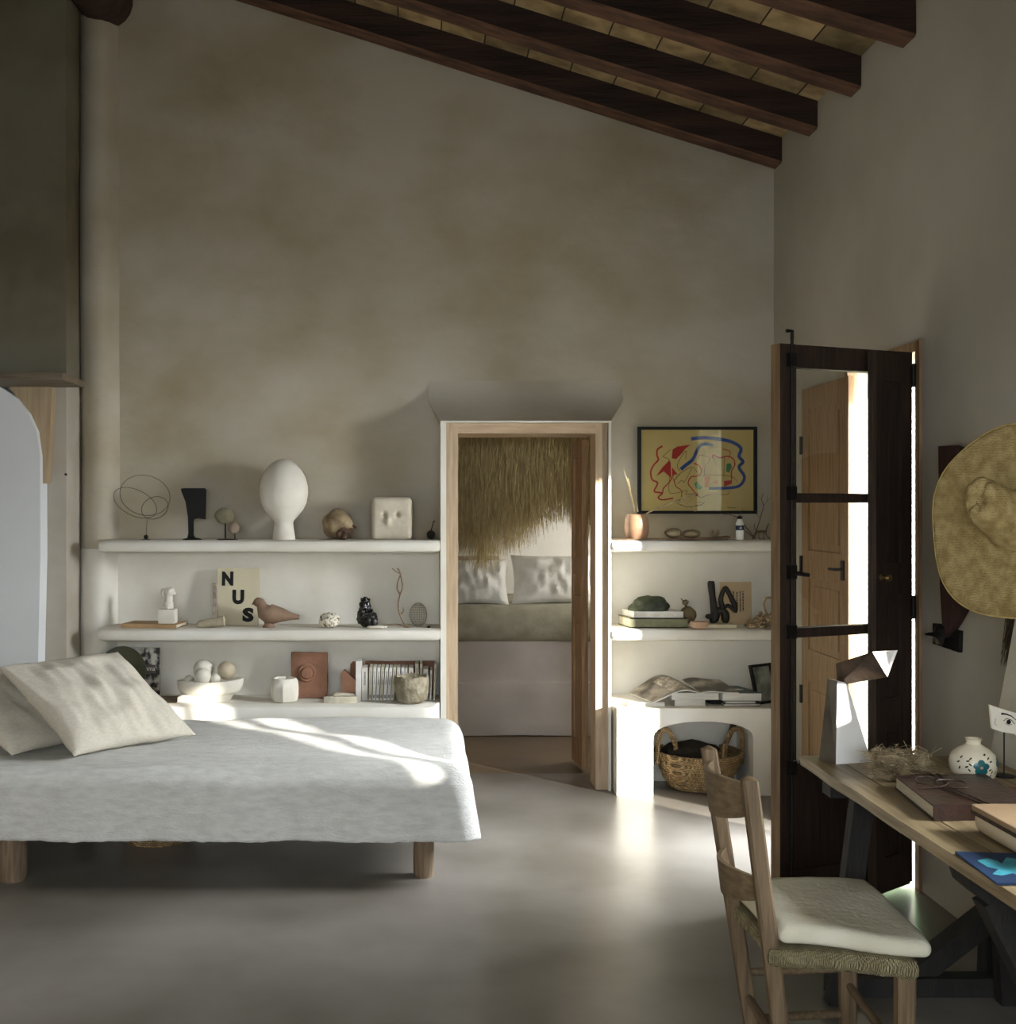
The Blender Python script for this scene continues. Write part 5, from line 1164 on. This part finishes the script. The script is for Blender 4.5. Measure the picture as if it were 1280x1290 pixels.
box(bm, PX(925, 6.1), PX(935, 6.1), 6.08, 6.12, zb + .070, zb + .0712); tilt(bm, (PX(930, 6.1), 6.1, 0), 'Z', .5); obj('cover_mark', bm, m_whcover, tb)
# black small box between piles
bm = B(); rbox(bm, PX(892, 6.08), PX(909, 6.08), 6.05, 6.2, zb, zb + .03, .004, (3, 3, 2)); T(obj('small_black_case', bm, m_black), 'small black case wedged between the two book piles', 'case')
# open magazine
m_page = mat('magazine_photo_page', (172, 162, 148), (86, 80, 72), scale=9, rough=.45, bump=0, lo=.4, hi=.6)
om = empty('open_magazine', (PX(870, 6.05), 6.08, zb + .07), 'open magazine with grey photo pages arching over the middle book pile', 'magazine')
def page(name, prof, y0, y1, sk, mt, th=.003, fs=1.5):
    bm = B(); p = spline([(PX(a, 6.0), 0, zb + h) for a, h in prof], 5)
    prism(bm, [Vector((q.x, y0, q.z)) for q in p] + [Vector((q.x, y0, q.z - th)) for q in reversed(p)], [Vector((q.x + sk, y1, zb + (q.z - zb) * fs)) for q in p] + [Vector((q.x + sk, y1, zb + (q.z - zb) * fs - th)) for q in reversed(p)])
    obj(name, bm, mt, om, smooth=60)
sp0 = [(822, .024), (838, .055), (852, .080), (862, .088), (872, .084), (882, .072)]
page('page_block', sp0, 5.975, 6.2, -.08, m_paperw, .006); page('left_page', [(a - .5, h + .001) for a, h in sp0], 5.974, 6.2, -.08, m_page, .001)
sp1 = [(882, .072), (890, .078), (900, .079), (915, .074), (930, .072)]
page('page_block', sp1, 5.985, 6.19, -.05, m_paperw, .006); page('right_page', [(a, h + .0012) for a, h in sp1], 5.984, 6.19, -.05, m_page, .001)
bm = B(); p = spline([(PX(a, 6.0), 0, zb + h) for a, h in [(840, .058), (852, .081), (862, .089), (870, .086)]], 5)
prism(bm, [Vector((q.x - .01, 6.0 + .02 * sin(i), zb + (q.z - zb) * 1.07 + .002)) for i, q in enumerate(p)] , [Vector((q.x - .065, 6.16 + .015 * sin(i * 1.3), zb + (q.z - zb) * 1.42 + .003)) for i, q in enumerate(p)]); 
obj('page_picture', bm, mat('pale_page_print', (200, 190, 176), (150, 140, 126), scale=40, rough=.5, bump=0, lo=.45, hi=.55), om)
# small framed picture leaning at the right
pf_ = empty('small_framed_picture', (PX(968, 6.06), 6.1, zb), 'small black-framed picture leaning at the right end of the bench', 'framed picture')
Mx = Matrix.Translation((PX(953, 6.06), 6.03, zb)) @ Matrix.Rotation(radians(35), 4, 'Z') @ Matrix.Rotation(radians(-14), 4, 'X')
for a in ((0, .015, 0, .25), (.185, .2, 0, .25), (.015, .185, 0, .015), (.015, .185, .235, .25)):
    pass
bm = B()
for a in ((0, .015, 0, .21), (.155, .17, 0, .21), (.015, .155, 0, .015), (.015, .155, .195, .21)): box(bm, a[0], a[1], 0, .015, a[2], a[3], M=Mx)
obj('frame', bm, m_black, pf_)
bm = B(); box(bm, .015, .155, .008, .012, .015, .195, M=Mx); obj('picture_sheet', bm, mat('grey_green_print', (150, 152, 138), (70, 76, 66), scale=12, rough=.4, bump=0), pf_)

# ---- basket in the niche
s = S(6.08, 0, 995)
m_wick = mat('woven_palm', (208, 176, 128), (172, 138, 92), scale=26, rough=.85, bump=.6, bscale=90, wave=[('Z', 30, 1, .6, .35), ('DIAGONAL', 55, .8, 1, .2)])
cxb, Yk = 879, 6.09; k = Yk / F
bkt = empty('woven_basket', (PX(cxb, Yk), Yk, 0), 'round woven palm basket with two loop handles inside the arched niche', 'basket')
bm = B(); prof = []
H_ = .20; R0_, R1_ = .125, .228
for i in range(61):
    t = i / 60; r = R0_ + (R1_ - R0_) * (t ** .55) + .006 * abs(sin(t * pi * 5)) ; prof.append((r * (1 if t > .02 else .93), H_ * t))
inner = [(r - .016, z) for r, z in reversed(prof[6:])]
lathe(bm, [(0, 0)] + prof + inner + [(0, .03)], (PX(cxb, Yk), Yk, 0), 64)
obj('basket_body', bm, m_wick, bkt)
for sx in (-1, 1):
    bm = B(); xh = PX(cxb, Yk) + sx * .175
    tube(bm, spline([(xh - .055 * 1, Yk - .07, H_ - .06), (xh - .05, Yk - .07, H_ + .03), (xh - .025 + sx * .01, Yk - .075, H_ + .115), (xh + .02 + sx * .015, Yk - .07, H_ + .115), (xh + .045, Yk - .06, H_ + .03), (xh + .04, Yk - .05, H_ - .06)], 6), .013, 10)
    obj('handle', bm, m_wick, bkt)
bm = B(); blob(bm, (PX(cxb - 8, Yk), Yk + .02, H_ - .02), (.15, .11, .065), .15, sub=3); T(obj('dark_cloth', bm, mat('dark_cloth', (48, 40, 30), (34, 28, 22), scale=20, rough=1, bump=.5)), 'dark crumpled cloth lying inside the woven basket', 'cloth')
bm = B(); tube(bm, [(PX(915, 6.1), 6.14, .2), (PX(934, 6.14), 6.17, .40)], [.012, .02], 8); T(obj('wooden_spatula', bm, m_walnut), 'dark wooden stick poking out of the basket behind its right handle', 'stick')

# ---- framed drawing
Yp = 6.285
fr = empty('framed_drawing', (PX(878, Yp), Yp, PZ(650, Yp)), 'black-framed abstract drawing of looping red and blue lines on yellow paper', 'framed drawing')
def fp(a, b): return (PX(760 + a / 5.818, Yp), PZ(520 + b / 5.818, Yp))
x0, z1 = fp(250, 105); x1, z0 = fp(1118, 740); w_ = .014 * 1.15
bm = B()
for a in ((x0, x0 + w_, z0, z1), (x1 - w_, x1, z0, z1), (x0 + w_, x1 - w_, z1 - w_, z1), (x0 + w_, x1 - w_, z0, z0 + w_)): box(bm, a[0], a[1], Yp - .03, Yp, a[2], a[3])
bmesh.ops.remove_doubles(bm, verts=bm.verts, dist=1e-5)
obj('frame', bm, m_black, fr)
bm = B(); box(bm, x0 + w_, x1 - w_, Yp - .012, Yp - .006, z0 + w_, z1 - w_); obj('paper', bm, mat('yellow_paper', (206, 182, 118), (198, 172, 106), scale=3, rough=.6, bump=0), fr)
m_red = mat('red_paint', (186, 50, 40), (160, 46, 38), scale=10, bump=0); m_blue = mat('blue_paint', (40, 76, 150), (30, 60, 124), scale=10, bump=0); m_brn = mat('sepia_line', (110, 72, 44), (90, 58, 36), bump=0); m_grn = mat('green_paint_dab', (64, 132, 92), (54, 116, 80), bump=0); m_org = mat('orange_paint', (206, 130, 74), (196, 116, 62), bump=0)
bm = B(); yy = Yp - .0125; W = 1 / 5.818 * Yp / F
def st(pts, w, mi, lay=0): ribbon(bm, [tuple(q)[:2] for q in [(v.x, v.z) for v in spline([(fp(a, b)[0], 0, fp(a, b)[1]) for a, b in pts], 5)]], [w * W, w * W * .8], yy - .00012 * lay, mi)
st([(430, 245), (395, 270), (390, 310), (400, 345), (370, 380), (345, 430), (355, 490), (395, 515), (370, 575), (410, 585), (430, 590), (400, 620), (430, 638), (510, 626)], 13, 0)
st([(430, 590), (440, 550), (480, 510), (520, 440)], 9, 0); st([(660, 370), (700, 390), (715, 440), (680, 465), (640, 470), (618, 515), (640, 550), (680, 600)], 9, 0)
st([(800, 335), (800, 310), (850, 330), (900, 320), (945, 335), (960, 380), (935, 430), (935, 500), (900, 520)], 10, 0, 1); st([(870, 265), (925, 285), (920, 320)], 7, 0); st([(510, 480), (530, 540), (570, 570), (568, 620)], 7, 0)
st([(565, 415), (600, 385), (650, 345), (680, 285), (705, 245), (750, 230), (800, 243)], 26, 1, 2); st([(640, 192), (740, 184), (880, 200), (960, 225), (1005, 265), (990, 320), (1020, 360), (990, 400), (1030, 470), (1000, 530), (930, 550), (770, 556)], 26, 1, 2)
for p_ in ([(690, 340), (705, 310), (770, 330), (770, 350), (740, 400), (740, 460), (760, 520)], [(440, 325), (480, 345), (490, 400), (480, 500), (490, 590), (610, 570), (600, 600), (660, 590)], [(540, 520), (575, 495), (590, 510), (650, 400)], [(700, 465), (800, 455), (940, 470), (980, 510)], [(720, 620), (790, 595), (900, 600), (925, 570)], [(520, 655), (620, 690), (720, 670), (740, 650)], [(430, 325), (490, 270)], [(530, 480), (540, 460), (640, 400), (690, 440)], [(800, 330), (830, 395)], [(885, 330), (878, 470)], [(560, 430), (540, 380), (600, 280), (600, 340)], [(905, 695), (970, 697)], [(515, 500), (560, 450)]): st(p_, 4, 2, 1)
def pl_(pts, mi): poly(bm, [fp(a, b) for a, b in pts], yy - .0004, mi)
pl_([(635, 235), (540, 248), (505, 270), (498, 335), (530, 340), (570, 300), (600, 262)], 0); pl_([(480, 350), (490, 380), (495, 480), (440, 430), (385, 465), (430, 400)], 0); pl_([(500, 400), (540, 450), (500, 460)], 0); pl_([(880, 500), (935, 495), (940, 520), (880, 542)], 0); pl_([(733, 475), (780, 465), (762, 545), (740, 550)], 4); pl_([(790, 510), (830, 495), (835, 525)], 4)
pl_([(900, 375), (930, 370), (938, 400), (915, 440), (895, 430)], 3); pl_([(665, 520), (680, 505), (720, 545), (705, 565), (675, 550)], 3)
pl_([(680 + 12 * cos(i * pi/5), 600 + 12 * sin(i * pi/5)) for i in range(10)], 0)
obj('painted_lines', bm, [m_red, m_blue, m_brn, m_grn, m_org], fr, smooth=0)
bm = B(); box(bm, x0 + w_, x1 - w_, Yp - .020, Yp - .018, z0 + w_, z1 - w_); obj('glass_pane', bm, m_glass, fr, smooth=0)
# wall nail
bm = B(); a = Vector((-1.835, 6.0, 0)); tube(bm, [(PX(86, 6.0) - .01, 6.0, PZ(598, 6.0)), (PX(86, 6.0) - .01, 5.985, PZ(598, 6.0) + .002)], .006, 8); T(obj('nail', bm, m_iron), 'tiny black nail in the chimney breast above the left end of the shelves', 'nail')
# rush baskets under the bed
for i, (x, yb, lb) in enumerate(((-1.17, 5.15, 'low woven basket under the daybed near its left leg'),)):
    bm = B(); lathe(bm, [(0, .0), (.14, .0), (.17, .05), (.175, .10), (.165, .10), (.15, .02), (0, .015)], (x, yb, 0), 40); T(obj('low_basket', bm, m_wick), lb, 'basket')

# ================= GARDEN =================
m_leaf = mat('garden_leaves', (96, 124, 62), (60, 86, 40), scale=8, rough=.6, bump=0)
for i, (x, y, r, h, lb) in enumerate(((3.9, 8.4, .9, 2.2, 'bushy green shrub outside, nearest to the garden door'), (6.6, 6.6, 1.1, 2.6, 'larger green shrub outside behind the first'))):
    bm = B()
    for j in range(1800):
        a, b, q = U(0, 2*pi), U(-1, 1), U(.75, 1) ** .5; c = Vector((x + r * q * cos(a) * (1 - b*b) ** .5, y + r * q * sin(a) * (1 - b*b) ** .5, h / 2 + h / 2 * b * q)); d = Vector((U(-1, 1), U(-1, 1), U(-1, 1))).normalized() * .05; e2 = d.orthogonal().normalized() * .025
        bm.faces.new([bm.verts.new(c + v) for v in (-d, e2, d, -e2)])
    tag(obj('garden_shrub', bm, m_leaf, smooth=0), lb, 'shrub', 'shrubs outside the garden door')

# ================= LIGHT =================
w = bpy.data.worlds.new('World'); SC.world = w; w.use_nodes = True
bg = w.node_tree.nodes['Background']; bg.inputs[0].default_value = (.80, .90, 1.0, 1); bg.inputs[1].default_value = 2.2
def light(name, kind, loc, direction, energy, color=(1, 1, 1), size=None, size_y=None):
    l = bpy.data.lights.new(name, kind); l.energy = energy; l.color = color
    if kind == 'AREA': l.shape = 'RECTANGLE'; l.size = size; l.size_y = size_y
    o = bpy.data.objects.new(name, l); COL.objects.link(o); o.location = loc
    o.rotation_euler = Vector(direction).to_track_quat('-Z', 'Y').to_euler(); return o
sun = light('sun', 'SUN', (6, 0, 5), (-1, 1.06, -.335), 15, (1, .95, .86)); sun.data.angle = radians(1.2)
light('daylight_garden_door', 'AREA', (XW + 1.7, (DY0 + DY1) / 2 - .3, 2.3), (-1, .1, -.6), 520, (.94, .97, 1), 1.9, 1.7)
light('daylight_front_window', 'AREA', (-.15, YN - 1.6, 2.5), (0, 1, -.4), 240, (.90, .95, 1), 3.4, 1.8)
light('daylight_desk_window', 'AREA', (XW + 1.5, 2.3, 2.2), (-1, .2, -.6), 240, (.94, .97, 1), 1.6, 1.2)
light('bedroom_daylight', 'AREA', (2.3, 7.5, 1.25), (-1, .12, 0), 22, (1, .98, .95), .9, .9)

# ================= CAMERA =================
cam = bpy.data.cameras.new('camera'); co = bpy.data.objects.new('camera', cam); COL.objects.link(co); SC.camera = co
co.location = (0, 0, H); co.rotation_euler = (pi / 2, 0, 0)
cam.sensor_fit = 'HORIZONTAL'; cam.sensor_width = 36; cam.lens = 36 * F / 1280
cam.shift_x = (640 - VX) / 1280; cam.shift_y = (VY - 645) / 1280; cam.clip_start = .05; cam.clip_end = 100
vs = SC.view_settings; vs.view_transform = 'Standard'; vs.look = 'None'; vs.gamma = 1; vs.exposure = 0.70; vs.use_curve_mapping = False
SC.cycles.use_denoising = True; SC.cycles.max_bounces = 10; SC.cycles.diffuse_bounces = 7; SC.cycles.transparent_max_bounces = 12
SC.cycles.caustics_reflective = False; SC.cycles.caustics_refractive = False; SC.cycles.sample_clamp_indirect = 6
